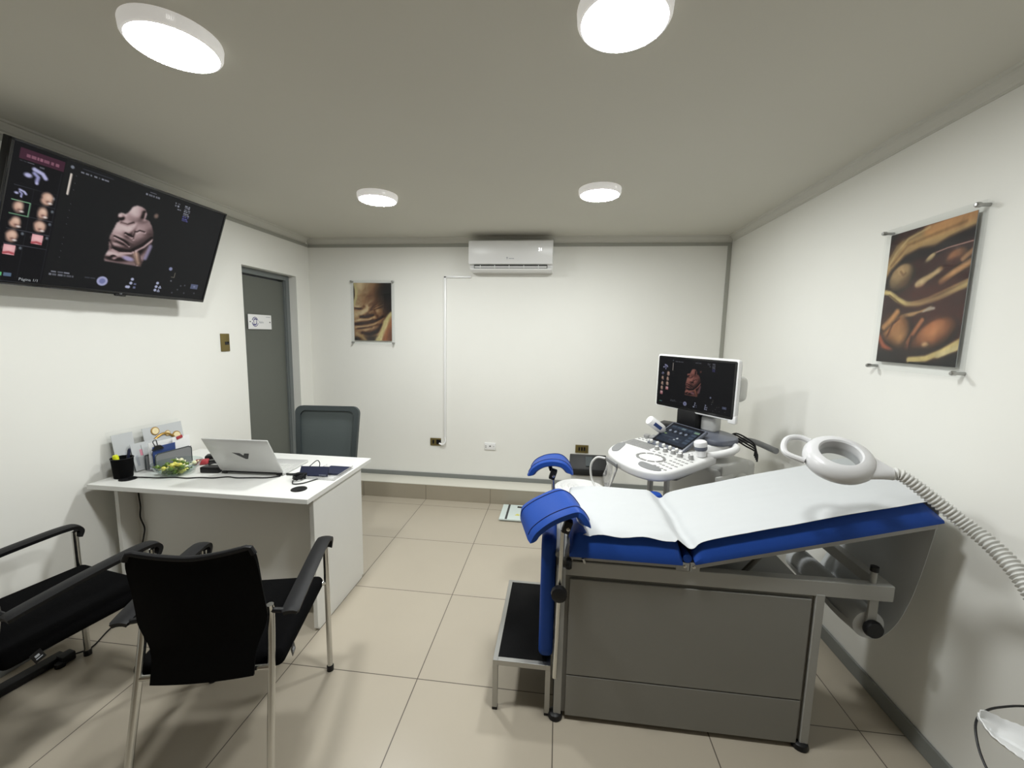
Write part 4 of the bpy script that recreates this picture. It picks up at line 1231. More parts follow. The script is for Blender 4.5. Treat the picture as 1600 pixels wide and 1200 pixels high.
# seat and back plates with hinge
SL = math.tan(math.radians(15.5))
MB().box((.845, (YN + YFAR) / 2, .692), (.40, YFAR - YN + .015, .020), bev=.002).box((1.055, YN - .007, .690), (.05, .006, .030)).box((.646, YN + .03, .704), (.03, .06, .06), M4.Rotation(.25, 3, 'Y'), bev=.003).build('seat_plate', m_cabframe, bed, sm=False)
br = M4.Rotation(-math.radians(15.5), 3, 'Y')
MB().box((1.488, (YN + YFAR) / 2, .8025), (.80, YFAR - YN + .015, .022), br, bev=.002).box((1.095, YN - .007, .690), (.036, .006, .034)).build('back_plate', m_cabframe, bed, sm=False)
scw = MB()
for x in (1.060, 1.092):
    scw.lathe([(0, 0), (.006, 0), (.006, .003), (.003, .004), (0, .004)], (x, YN - .010, .692), (0, -1, 0), n=12)
scw.build('hinge_screw', m_chrome, bed)
st = MB()
st.tube([(.70, YN - .006, .672), (.692, YN - .012, .694)], .006, 8)
for k in range(3):
    st.lathe([(0, 0), (.008, 0), (.008, .004), (0, .004)], (.730 + k * .026, YN + .004, .684), (0, -1, 0), n=3)
st.build('latch', m_satin, bed)
MB().tube([(1.30, -1.80, .60), (1.42, -1.80, .76)], .010, 8).box((1.30, -1.78, .70), (.022, .03, .06), br, bev=.002).tube([(1.30, -1.54, .60), (1.42, -1.54, .76)], .010, 8).box((1.40, -1.67, .72), (.10, .16, .012), M4.Rotation(.6, 3, 'Y')).build('support_strut', m_cab, bed)
def cushion(mt, L, Wd, H, name, crown_=0.012):
    # padded slab: local x length (0..L), y width centred, z 0..H
    mb = MB(mt)
    nx, ny = 26, 16
    def pt(i, j, side):
        a, b = i / nx * 2 - 1, j / ny * 2 - 1
        ex, ey = L / 2, Wd / 2
        r = .030
        x = ex * a; y = ey * b
        dx, dy = ex - abs(x), ey - abs(y)
        e = 1.0
        for d in (dx, dy):
            if d < r:
                e *= math.sqrt(max(0, 1 - ((r - d) / r) ** 2)) * .62 + .38
        cr_ = crown_ * (1 - a ** 6) * (1 - b ** 6)
        z = H * e + cr_ if side else 0.0
        return V((x + L / 2, y, z))
    T = [[mb.bm.verts.new(pt(i, j, 1)) for j in range(ny + 1)] for i in range(nx + 1)]
    B = [[mb.bm.verts.new(pt(i, j, 0)) for j in range(ny + 1)] for i in range(nx + 1)]
    f = mb.bm.faces.new
    for i in range(nx):
        for j in range(ny):
            f((T[i][j], T[i + 1][j], T[i + 1][j + 1], T[i][j + 1])); f((B[i][j], B[i][j + 1], B[i + 1][j + 1], B[i + 1][j]))
    for i in range(nx):
        f((T[i][0], B[i][0], B[i + 1][0], T[i + 1][0])); f((T[i][ny], T[i + 1][ny], B[i + 1][ny], B[i][ny]))
    for j in range(ny):
        f((T[0][j], T[0][j + 1], B[0][j + 1], B[0][j])); f((T[nx][j], B[nx][j], B[nx][j + 1], T[nx][j + 1]))
    return mb.build(name, m_blue, bed, ang=50)
yc = (YN + YFAR) / 2 - .006
CW = YFAR - YN + .040
cushion(frame((.640, yc, .703), (1, 0, 0), (0, 1, 0), (0, 0, 1)), .408, CW, .078, 'seat_cushion')
cb_, sb_ = math.cos(math.radians(15.5)), math.sin(math.radians(15.5))
cushion(frame((1.092, yc, .7085), (cb_, 0, sb_), (0, 1, 0), (-sb_, 0, cb_)), .812, CW, .064, 'back_cushion', .010)
MB().tube([(1.068, YN - .010, .722), (1.068, YFAR + .005, .722)], .016, 12).build('hinge_cover', m_blue, bed)
MB().lathe([(0, -.03), (.03, -.03), (.045, -.01), (.045, .03), (.03, .05), (0, .055)], (1.068, YFAR + .065, .708), (0, 0, 1), n=20).tube([(1.066, YFAR + .065, .70), (1.066, YFAR - .02, .69)], .012, 8).build('side_bolster', m_blue, bed)
# hanging leg rest
lr = MB()
lr.prism(rounded(.45, .45, .515, .05), .058, frame((.533, -1.668, .230), (0, 1, 0), (0, 0, 1), (1, 0, 0)), bev=.020, seg=4)
lr.build('leg_rest', m_blue, bed)
MB().box((.598, -1.668, .46), (.010, .40, .46)).tube([(.60, -1.90, .69), (.60, -1.44, .69)], .012, 10).build('leg_rest_plate', m_cabframe, bed, sm=False)
# stirrup cuffs
def cuff(far, near, label, pole_top, pole_bot, knob_z, yk, joint):
    A = smooth_pts(far, 5); B = smooth_pts(near, 5)
    n = min(len(A), len(B))
    NL = 14
    grid = []
    for k in range(NL + 1):
        t_ = k / NL
        grid.append([A[int(i * (len(A) - 1) / 29)] * (1 - t_) + B[int(i * (len(B) - 1) / 29)] * t_ for i in range(30)])
    def th_(i, j):
        e = min(i, NL - i, 2) / 2.0; e2 = min(j, 29 - j, 3) / 3.0
        q = .35 + .65 * math.sin(PI / 2 * e); q2 = .25 + .75 * math.sin(PI / 2 * e2)
        return (-0.001 + -.010 * (1 - q), .036 * q2 * (.6 + .4 * q))
    mb = MB().sheet(grid, th_)
    # make sure the padding hangs below the traced outer face
    o = mb.build('stirrup_cuff', m_blue, bed, ang=50)
    for tt in (.16, .84):
        row = [a * (1 - tt) + b * tt for a, b in zip(grid[0], grid[-1])]
        nrm = (grid[0][15] - grid[-1][15]).cross(grid[7][20] - grid[7][10]).normalized()
        if nrm.z < 0: nrm = -nrm
        MB().tube([p + nrm * .0002 for p in row[2:-2]], .0018, 6).build('seam', m_seamblue, o)
    pl = MB().tube([pole_bot, pole_top], .009, 12).build('stirrup_pole', m_chrome, bed)
    jb = MB().box(joint, (.030, .034, .050), M4.Rotation(.3, 3, 'Y'), bev=.004).tube([V(joint) + V((-.01, .02, .015)), V(joint) + V((-.02, .07, .028))], .010, 8).build('joint', m_black, pl)
    MB().lathe([(0, 0), (.007, 0), (.007, .004), (0, .006)], V(joint) + V((.003, -.017, -.004)), (0, -1, 0), n=12).build('screw', m_chrome, pl)
    kn = MB().lathe([(0, 0), (.018, 0), (.029, .004), (.031, .012), (.029, .028), (.020, .032), (0, .033)], (pole_bot[0] + .006, yk, knob_z), (0, -1 if yk < -1.7 else 1, 0), n=12).build('clamp_knob', m_black, pl)
    return o
cuff([(.432, -1.76, .770), (.439, -1.76, .816), (.494, -1.76, .861), (.580, -1.76, .905), (.625, -1.76, .897), (.662, -1.76, .860), (.685, -1.76, .820)],
     [(.488, -1.97, .765), (.511, -1.97, .810), (.574, -1.97, .864), (.653, -1.97, .901), (.685, -1.97, .896), (.708, -1.97, .868), (.718, -1.97, .840)],
     '', (.612, -1.935, .805), (.600, -1.935, .205), .570, -1.945, (.628, -1.930, .822))
MB().box((.612, -1.918, .60), (.034, .022, .11), bev=.003).build('pole_clamp', m_cabframe, bed, sm=False)
MB().lathe([(0, 0), (.02, 0), (.022, .012), (.018, .02), (0, .02)], (.630, -1.918, .668), (1, 0, 0), n=14).build('clamp_knob', m_black, bed)
cuff([(.441, -1.27, .815), (.468, -1.27, .866), (.512, -1.27, .895), (.561, -1.27, .908), (.602, -1.27, .907), (.638, -1.27, .880), (.668, -1.27, .830)],
     [(.437, -1.44, .834), (.459, -1.44, .874), (.505, -1.44, .906), (.564, -1.44, .919), (.620, -1.44, .909), (.655, -1.44, .879), (.667, -1.44, .850)],
     '', (.566, -1.405, .83), (.596, -1.405, .25), .570, -1.395, (.566, -1.408, .838))
MB().box((.60, -1.425, .60), (.034, .022, .11), bev=.003).build('pole_clamp', m_cabframe, bed, sm=False)

# paper: roll under the head end, sheet over the cushions
pr = thing('paper_roll', 'white paper sheet spread over the examination table and its roll below', 'paper roll', (1.73, -1.66, .40))
RX, RZ = 1.722, .505
MB().lathe([(.018, -.225), (.052, -.225), (.052, .225), (.018, .225), (.018, -.225)], (RX, -1.655, RZ), (0, 1, 0), n=36).build('roll', m_paper, pr)
rd = MB().tube([(RX, -1.905, RZ), (RX, -1.42, RZ)], .012, 12)
for y in (-1.889, -1.452):
    rd.box((RX, y, .572), (.030, .008, .15))
rd.tube([(1.712, -1.889, .672), (1.712, -1.889, .716)], .010, 12)
rd.build('holder', m_cabframe, pr)
kk = MB().lathe([(0, 0), (.030, 0), (.032, .008), (.028, .020), (0, .021)], (RX, -1.895, RZ), (0, -1, 0), n=20)
kk.build('end_knob', m_black, pr)
MB().lathe([(0, 0), (.013, 0), (.013, .018), (0, .019)], (1.712, -1.889, .716), n=14).build('cap', m_black, pr)
ytop0, ytop1 = YN - .018, YFAR - .010
prof = [(.647, .772), (.657, .790), (.72, .798), (.80, .801), (.90, .801), (.97, .801), (1.015, .799), (1.042, .782), (1.064, .766), (1.082, .768), (1.104, .790), (1.16, .811), (1.30, .852), (1.50, .907), (1.70, .962), (1.83, .998), (1.868, 1.003), (1.892, .985), (1.900, .95), (1.898, .88), (1.888, .80), (1.872, .70), (1.850, .60), (1.822, .52), (1.79, .472), (1.755, .448), (1.715, .449), (1.682, .470), (1.668, .505)]
path = smooth_pts([(a, 0, b) for a, b in prof], 4)
g = []
for k, p in enumerate(path):
    row = []
    for j in range(25):
        b = j / 24
        n0, n1 = ytop0, ytop1
        # the near edge slips inwards on the seat, and drapes a little over the gap
        if p.x < .70: n0 += .02 * (0.70 - p.x) / .04
        y = n0 + (n1 - n0) * b
        if p.x > 1.66 and p.z < .96:
            y = -1.872 + (-1.445 + 1.872) * b
        elif p.x > 1.86:
            y = (ytop0 * .5 - 1.872 * .5) + ((ytop1 - 1.445) / 2 - (ytop0 - 1.872) / 2) * b
        dz = .0035 * math.sin(9 * p.x + 7 * b) * math.sin(23 * b + 5 * p.x) if p.z > .75 and p.x < 1.8 else 0
        edge = 0
        if .70 < p.x < 1.02 and b < .08: edge = -.016 * (1 - b / .08) * (.7 + .3 * math.sin(40 * p.x))
        if p.x <= .70 and b < .2: edge = -.012 * (1 - b / .2)
        row.append((p.x + .004 * math.sin(11 * b + 2) + max(0, .72 - p.x) / .07 * .030 * (1 - b), y, p.z + abs(dz) + edge))
    g.append(row)
MB().sheet(g, .0012).build('sheet', m_paper, pr, ang=60)

# step stool
ss = thing('step_stool', 'low metal step with a black tread at the foot of the examination table', 'step stool', (.47, -1.63, 0))
SX0, SX1, SY0, SY1, SZ = .352, .584, -1.902, -1.352, .222
fr_ = MB()
fr_.box((SX0 + .010, (SY0 + SY1) / 2, SZ - .011), (.020, SY1 - SY0, .022), bev=.001).box((SX1 - .010, (SY0 + SY1) / 2, SZ - .011), (.020, SY1 - SY0, .022), bev=.001)
fr_.box(((SX0 + SX1) / 2, SY0 + .010, SZ - .011), (SX1 - SX0 - .040, .020, .022), bev=.001).box(((SX0 + SX1) / 2, SY1 - .010, SZ - .011), (SX1 - SX0 - .040, .020, .022), bev=.001)
fr_.build('frame', m_satin, ss, sm=False)
MB().box(((SX0 + SX1) / 2, (SY0 + SY1) / 2, SZ - .006), (SX1 - SX0 - .038, SY1 - SY0 - .038, .012)).build('tread', mat('rubber_tread', (.006, .006, .006, 1), .9, spec=.1, bump=.5, nscale=250), ss, sm=False)
for (x, y) in ((SX0 + .010, SY0 + .010), (SX1 - .010, SY0 + .010), (SX0 + .010, SY1 - .010), (SX1 - .010, SY1 - .010)):
    lg_ = MB().box((x, y, .105), (.020, .020, .19)).build('leg', m_satin, ss, sm=False)
    MB().box((x, y, .006), (.022, .022, .012), bev=.002).build('foot_cap', m_black, lg_)

# bathroom scale
t = thing('bathroom_scale', 'square glass bathroom scale on the floor by the tiled plinth', 'scale', (.27, -.06, 0))
MB().box((.275, -.062, .014), (.295, .295, .014), bev=.003).build('platform', m_scale, t, sm=False)
for (x, y) in ((.16, -.18), (.39, -.18), (.16, .05), (.39, .05)):
    MB().lathe([(0, 0), (.014, 0), (.014, .008), (0, .008)], (x, y, 0), n=12).build('foot', m_black, t)
MB().box((.185, -.062, .0214), (.018, .290, .0008)).build('dark_band', m_darkprint, t, sm=False)
MB().box((.300, .040, .0216), (.085, .032, .0012)).build('display', m_blackg, t, sm=False)
MB().prism([(-.02, -.015), (.02, -.015), (.02, .005), (0, .02)], .0008, M4.Translation((.270, -.115, .021))).build('yellow_mark', m_yellow, t, sm=False)

# pedal bin and stool behind the table
t = thing('waste_bin', 'grey bin with a black swing lid against the back wall below the brass outlet', 'bin', (.845, 0.0, 0))
bpts = rounded(.29, .29, .17, .05)
MB().prism([(p[0] * .86, (p[1] - .085) * .86) for p in bpts], .385, frame((.845, 0.0, .001), (1, 0, 0), (0, 1, 0), (0, 0, 1)), scale_top=1.12).box((.845, -.083, .31), (.004, .004, .13)).build('body', m_offw, t)
ld_ = MB().prism([(p[0] * 1.08, (p[1] - .085) * 1.15) for p in bpts], .055, frame((.845, 0.0, .386), (1, 0, 0), (0, 1, 0), (0, 0, 1)), bev=.008).build('lid', m_binlid, t)
pf = [(-.105, 0), (.105, 0), (.095, .035), (.04, .075), (-.04, .075), (-.095, .035)]
MB().prism([(-.098, .44), (.098, .44), (.098, .452), (.03, .53), (.0, .532), (-.09, .455)], .30, frame((.695, 0, 0), (0, 1, 0), (0, 0, 1), (1, 0, 0)), bev=.006).build('swing_flap', m_binlid, ld_)
MB().box((.85, -.055, .496), (.055, .09, .004), M4.Rotation(math.atan2(.078, .068) * .82, 3, 'X')).build('flap_panel', m_slatef, ld_)
t = thing('round_stool', 'round white stool with ringed seat behind the blue leg supports', 'stool', (.745, -.66, 0))
sp = [(0, .500)]
for k in range(1, 12):
    r_ = k * .0145
    sp += [(r_ - .007, .502), (r_, .506 if k % 3 == 0 else .498)]
sp += [(.168, .496), (.172, .480), (.168, .455), (.150, .445), (0, .445)]
MB().lathe(sp, (.745, -.66, 0), n=48).build('seat', m_console, t)
MB().lathe([(.022, .10), (.022, .445)], (.745, -.66, 0), n=14).build('column', m_chrome, t)
bs = MB()
for k in range(5):
    a = 2 * PI * k / 5
    bs.tube([(.745, -.66, .11), (.745 + .19 * math.cos(a), -.66 + .19 * math.sin(a), .07)], [.02, .012], 8)
bs.build('base', m_black, t)
for k in range(5):
    a = 2 * PI * k / 5
    p = V((.745 + .19 * math.cos(a), -.66 + .19 * math.sin(a), 0))
    MB().lathe([(0, -.016), (.024, -.016), (.026, 0), (.024, .016), (0, .016)], p + V((0, 0, .027)), (-math.sin(a), math.cos(a), 0), n=14).tube([p + V((0, 0, .03)), p + V((0, 0, .07))], .007, 8).build('caster', m_black, t)

# ------------------------------------------------------------------ ultrasound machine
us = thing('ultrasound_machine', 'white ultrasound machine with monitor and control console in the back right corner', 'ultrasound machine', (1.45, -.70, 0))
UY = -.92
ua = V((math.cos(UY), math.sin(UY), 0)); uf = V((math.sin(UY), -math.cos(UY), 0))
UO = V((1.15, -1.0, 0))
def UL(a, b, z): return UO + ua * a + uf * b + V((0, 0, z))
ubase = frame(UO, ua, uf * -1, (0, 0, 1))     # local x right, local y away from the operator, z up
SLP = .055
def cz(b): return .852 + SLP * (.28 - b)
outl = [(-.262, -.20), (-.268, -.05), (-.255, .06), (-.215, .155), (-.15, .225), (-.05, .272), (.07, .298), (.17, .292), (.235, .255), (.262, .19), (.265, .08), (.258, -.08), (.245, -.20)]
outl = [(p.x, p.y) for p in smooth_pts([(a, b, 0) for a, b in outl], 3)]
csl = math.atan(SLP)
cmat = frame(UL(0, .28, .852), ua, (uf * -1) * math.cos(csl) + V((0, 0, math.sin(csl))), (ua.cross((uf * -1) * math.cos(csl) + V((0, 0, math.sin(csl))))))
def CL(a, b): return (a, .28 - b)      # console plane coordinates
co_ = MB(cmat).prism([CL(a, b) for a, b in outl][::-1], -.052, M4.Translation((0, 0, 0)), bev=.016, seg=4).build('console', m_console, us)
# key field
kb = MB(cmat)
for r_ in range(6):
    for c_ in range(13):
        x, y = CL(-.243 + c_ * .0150 + r_ * .0015, -.085 + r_ * .0185)
        kb.box((x, y, .001), (.0128, .0150, .005), bev=.001, seg=1)
kb.build('keyboard', m_key, co_, sm=False)
x, y = CL(.055, .105)
rg = MB(cmat)
for k in range(10):
    a = 2 * PI * (k + .5) / 10
    for q in range(3):
        aa = a + (q - 1) * .15
        rg.box((x + .078 * math.cos(aa), y + .062 * math.sin(aa), .001), (.014, .016, .004), M4.Rotation(math.atan2(.062 * math.sin(aa), .078 * math.cos(aa)), 3, 'Z'))
rg.build('ring_key', m_key, co_, sm=False)
MB(cmat).lathe([(0, .016), (.020, .013), (.032, .004), (.040, .002), (.046, 0), (.046, -.002)], (x, y, 0), n=28, ys=.82).build('trackball', m_wplastic, co_)
btn = MB(cmat)
rnd = random.Random(3)
for r_ in range(6):
    for c_ in range(4):
        x, y = CL(.155 + c_ * .025, .19 - r_ * .042 + c_ * .004)
        btn.box((x, y, .001), (.016, .010, .005), M4.Rotation(.3, 3, 'Z'), bev=.002, seg=1)
for c_ in range(5):
    x, y = CL(-.04 + c_ * .036, .012 - c_ * .003)
    btn.box((x, y, .001), (.018, .010, .005), bev=.002, seg=1)
for r_ in range(2):
    for c_ in range(4):
        x, y = CL(-.235 + c_ * .030, -.125 - r_ * .03)
        btn.box((x, y, .001), (.018, .009, .005), bev=.002, seg=1)
btn.build('button', m_key, co_, sm=False)
def knob(a, b, r_, h):
    x, y = CL(a, b)
    k_ = MB(cmat).lathe([(0, h), (r_ * .85, h), (r_ * .95, h * .8), (r_, h * .3), (r_ * 1.2, 0), (0, 0)], (x, y, .002), n=16).build('knob', m_key, co_)
    MB(cmat).lathe([(0, h + .004), (r_ * .7, h + .003), (r_ * .8, h), (0, h)], (x, y, .002), n=16).build('knob_cap', m_wplastic, k_)
for (a, b, r_, h) in ((-.02, -.035, .013, .018), (.035, -.040, .013, .018), (.085, -.045, .013, .018), (.125, -.055, .013, .020), (.140, -.030, .014, .018), (.185, -.060, .011, .024), (.205, -.04, .011, .024)):
    knob(a, b, r_, h)
# wrist rest and grip slots
def slot(pts, name, m, h=.003):
    MB(cmat).prism([CL(a, b) for a, b in pts][::-1], h, M4.Translation((0, 0, 0))).build(name, m, co_)
slot([(p.x, p.y) for p in smooth_pts([(.075, .200, 0), (.12, .195, 0), (.185, .200, 0), (.225, .225, 0), (.20, .255, 0), (.14, .262, 0), (.09, .242, 0)], 4, True)], 'wrist_pad', m_gplastic)
slot([(p.x, p.y) for p in smooth_pts([(-.235, .02, 0), (-.205, .03, 0), (-.165, .10, 0), (-.135, .165, 0), (-.155, .19, 0), (-.20, .145, 0), (-.235, .07, 0)], 4, True)], 'grip_slot', m_gplastic)
MB(cmat).box((*CL(-.055, .292), -.020), (.13, .012, .022), M4.Rotation(-.32, 3, 'Z'), bev=.003).build('front_latch', m_gplastic, co_)
hd = smooth_pts([UL(.21, -.16, .875), UL(.245, -.22, .885), UL(.262, -.32, .895), UL(.235, -.40, .90), UL(.16, -.425, .90), UL(.115, -.38, .90), UL(.125, -.30, .895)], 6)
MB().tube(hd, .020, 12).build('side_grip', m_wplastic, co_)
MB(cmat).lathe([(0, 0), (.02, 0), (.022, .010), (.02, .02), (0, .021)], (*CL(-.225, -.185), .0), n=14).box((*CL(-.16, -.20), .01), (.09, .05, .02), bev=.006).build('probe_rest', m_key, co_)
MB().prism([(p[0] * .8, p[1] * .8) for p in [(-.2, -.1), (.2, -.1), (.24, .12), (.12, .26), (-.12, .26), (-.24, .12)]], .05, frame(UL(.02, -.02, .770), ua, uf, (0, 0, 1)), bev=.01).build('console_underside', m_gplastic, us)
# touch panel
tpm = facing(-.888, 1.11, (1.302, -.873, .938), -.088)
tp = MB(tpm).box((0, -.010, -.012), (.250, .248, .020), bev=.006).build('touch_panel', m_dgplastic, us)
cv = Canvas(100, 90, 1.08, (20, 22, 26))
cv.rect(.05, .10, .95, .92, (38, 46, 58))
for c_ in range(5):
    cv.rect(.08 + c_ * .17, .12, .22 + c_ * .17, .20, (62, 74, 88), .8)
cv.rect(.40, .13, .52, .21, (96, 112, 118)); cv.rect(.80, .14, .95, .22, (110, 136, 116))
for c_ in range(4):
    cv.rect(.08 + c_ * .17, .28, .23 + c_ * .17, .46, (14, 16, 22)); cv.ell(.155 + c_ * .17, .37, .045, .055, (130, 140, 155), -.5, .5)
for r_ in range(4):
    cv.rect(.80, .28 + r_ * .13, .94, .37 + r_ * .13, (66, 80, 96), .8)
cv.ell(.13, .55, .05, .03, (110, 130, 90), 0, .4)
cv.rect(.08, .62, .72, .68, (70, 78, 90), .5); cv.rect(.4, .72, .72, .80, (60, 70, 84), .7); cv.rect(.55, .60, .60, .66, (190, 196, 200)); cv.rect(.50, .69, .56, .74, (160, 166, 172))
cv.rect(.0, .92, 1, 1, (12, 12, 14))
cv.build('touch_screen', m_screen, tp, tpm @ M4.Translation((0, .002, -.0010)), .226, .204)
for k in range(5):
    MB(tpm).lathe([(0, .016), (.009, .015), (.011, .008), (.011, 0), (0, 0)], (-.095 + k * .047, -.120, -.002), n=14).build('panel_knob', m_offw, tp)
# monitor
mm = facing(-.954, -.005, (1.431, -.680, 1.2265), -.011)
mw, mh = .588, .362
mo = MB(mm).prism(rounded(mw, mw, mh, .016), .030, M4.Translation((0, -mh / 2, -.030)), bev=.006, seg=3).box((mw / 2 - .02, -mh / 2 + .01, -.014), (.05, .05, .030), bev=.008).build('monitor', m_wplastic, us)
MB(mm).prism(rounded(mw - .022, mw - .022, mh - .022, .010), .002, M4.Translation((0, -mh / 2 + .011, -.0005))).build('bezel', m_blackg, mo)
MB(mm).prism(rounded(mw - .03, mw - .03, mh - .03, .02), .030, M4.Translation((0, -mh / 2 + .015, -.058)), bev=.008).build('monitor_back', m_dgplastic, mo)
cv = scan_screen(260, 150, (.86, .62, .55), .74, full=False)
cv.build('screen', m_screen, mo, mm @ M4.Translation((0, .002, .0020)), mw - .050, mh - .048)
# monitor arm, platform and body
MB(mm).box((.17, -.005, -.125), (.17, .16, .13), bev=.04, seg=4).box((.10, -.02, -.085), (.20, .14, .06), bev=.02).build('monitor_mount', m_offw, us)
MB().box(UL(.0, -.505, .985), (.10, .08, .10), M4.Rotation(UY, 3, 'Z'), bev=.018, seg=3).tube([UL(.0, -.53, 1.0), UL(.02, -.58, 1.10), UL(.06, -.545, 1.20)], .035, 12).build('monitor_arm', m_offw, us)
pfm = [(-.17, -.30), (-.20, -.36), (-.17, -.52), (-.05, -.58), (.10, -.56), (.20, -.48), (.22, -.38), (.16, -.28)]
MB().prism([(p.x, -p.y) for p in smooth_pts([(a, b, 0) for a, b in pfm], 4, True)], .035, ubase @ M4.Translation((0, 0, .905)), bev=.010).build('platform', m_dgplastic, us)
MB().box(UL(-.12, -.46, 1.0), (.14, .09, .12), M4.Rotation(UY, 3, 'Z'), bev=.01).box(UL(-.20, -.33, .955), (.10, .16, .022), M4.Rotation(UY + .3, 3, 'Z'), bev=.006).build('probe_tray', m_black, us)
MB().prism([(p.x, -p.y) for p in smooth_pts([(a, b, 0) for a, b in [(-.16, -.32), (-.17, -.50), (.0, -.58), (.18, -.50), (.20, -.34), (.12, -.26), (-.10, -.26)]], 4, True)], .075, ubase @ M4.Translation((0, 0, .832)), bev=.012).box(UL(.205, -.42, .87), (.012, .04, .035), M4.Rotation(UY, 3, 'Z'), bev=.004).build('neck', m_wplastic, us)
bd = MB()
bd.prism(rounded(.36, .36, .42, .05), .60, ubase @ M4.Translation((.02, .30, .16)), bev=.02, seg=3)
bd.box(UL(.06, -.47, .74), (.30, .28, .10), M4.Rotation(UY, 3, 'Z'), bev=.02)
bd.build('body', m_offw, us)
MB().lathe([(0, 0), (.09, 0), (.10, .01), (.09, .03), (0, .035)], UL(.20, -.52, .62), ua, n=28).box(UL(.205, -.36, .70), (.02, .16, .06), M4.Rotation(UY, 3, 'Z'), bev=.008).build('side_cover', m_offw, us)
lc = MB().box(UL(.00, .03, .46), (.022, .03, .62), M4.Rotation(UY, 3, 'Z'), bev=.004).box(UL(.075, -.02, .46), (.022, .03, .62), M4.Rotation(UY, 3, 'Z'), bev=.004)
lc.build('lift_rod', m_offw, us)
bp_ = MB().prism(rounded(.46, .40, .80, .06), .06, ubase @ M4.Translation((.03, -.08, .09)), bev=.012)
bp_.build('base', m_offw, us)
for (a, b) in ((-.15, .03), (.20, .03), (-.13, -.66), (.18, -.66)):
    MB().lathe([(0, -.02), (.040, -.02), (.045, 0), (.040, .02), (0, .02)], UL(a, b, .045), ua, n=20).tube([UL(a, b, .05), UL(a, b, .10)], .012, 8).build('caster', m_gplastic, us)
MB().tube(smooth_pts([UL(.02, -.60, .84), UL(.05, -.68, .862), UL(.10, -.735, .872), UL(.16, -.73, .876), UL(.24, -.69, .876), UL(.335, -.644, .872)], 5), .018, 12).build('rear_handle', m_gplastic, us)
cbn = MB()
rnd = random.Random(9)
for k in range(4):
        cbn.tube(smooth_pts([UL(.06 + .012 * k, -.60, .90), UL(.09, -.64 + .015 * k, .925 - .006 * k), UL(.15, -.67 + .012 * k, .90 - .012 * k), UL(.20 + .004 * k, -.665, .87 - .014 * k), UL(.215 + .006 * k, -.64, .81 - .010 * k)], 5), .005, 7)
tag(cbn.build('cable_bundle', m_black, loc=tuple(UL(.15, -.66, .86))), 'black cables looped over the rear handle of the ultrasound machine', 'cable')
# gel bottle and hand-held probe on the console
gb = thing('gel_bottle', 'white gel bottle with a blue label leaning at the left of the console', 'bottle', (1.19, -.80, .90))
ga, gz = V((1.262, -.775, .930)), V((1.145, -.815, 1.015))
gd = (gz - ga).normalized()
MB().lathe([(0, 0), (.010, 0), (.012, .020), (.028, .040), (.030, .06), (.030, .145), (.027, .152), (0, .153)], ga, gd, n=24).build('bottle', m_wplastic, gb)
qq = V((0, 0, 1)).rotation_difference(gd).to_matrix()
lbl = MB()
lg_g = []
vdir = (V((.5775, -3.3966, 1.5236)) - ga); vdir = (vdir - gd * vdir.dot(gd)).normalized(); sdir = gd.cross(vdir)
for i in range(7):
    a = (-.35 + i * .12)
    lg_g.append([ga + gd * (.065 + .012 * j) + (vdir * math.cos(a) + sdir * math.sin(a)) * .0304 for j in range(6)])
lbl.sheet(lg_g, .0008).build('label_patch', m_bluefolder, gb)
up_ = thing('ultrasound_probe', 'white ultrasound probe with a grey collar parked on the right of the console', 'probe', (1.372, -1.08, .875))
pb_ = V((1.374, -1.085, .878))
pd_ = V((-.12, .02, 1)).normalized()
MB().lathe([(0, 0), (.026, 0), (.028, .020), (.029, .036)], pb_, pd_, n=24).lathe([(.032, .052), (.035, .064), (.033, .080), (.024, .088), (0, .092)], pb_, pd_, n=24).build('probe_body', m_wplastic, up_)
MB().lathe([(0, .034), (.031, .034), (.034, .040), (.034, .052), (.032, .055), (0, .055)], pb_, pd_, n=24).build('collar', m_dgplastic, up_)
# white cables and a plastic bag hanging at the front left of the console
wc = MB()
wc.tube(smooth_pts([UL(-.20, .20, .80), UL(-.235, .235, .80), UL(-.265, .25, .745), UL(-.25, .25, .66), UL(-.17, .25, .60), UL(-.12, .25, .62), UL(-.08, .26, .70), UL(-.05, .25, .80)], 6), .0065, 8)
wc.tube(smooth_pts([UL(-.17, .25, .61), UL(-.18, .25, .55), UL(-.16, .24, .45)], 5), .006, 8)
tag(wc.build('probe_cable', m_whitecable, loc=tuple(UL(-.2, .25, .70))), 'white cable looped below the front left of the ultrasound console', 'cable')
bg = MB()
gr = []
rnd = random.Random(5)
for i in range(12):
    z = .805 - i * .030
    wv = .022 + .018 * (i / 11) + rnd.uniform(-.004, .004)
    gr.append([UL(-.145 + wv * s, .225 + .012 * math.sin(3 * s + i * 1.3), z) for s in (-1, -.5, 0, .5, 1)])
bg.sheet(gr, .0015)
tag(bg.build('plastic_bag', m_bag, loc=tuple(UL(-.145, .225, .80))), 'crumpled clear plastic bag hanging from the console front', 'bag')

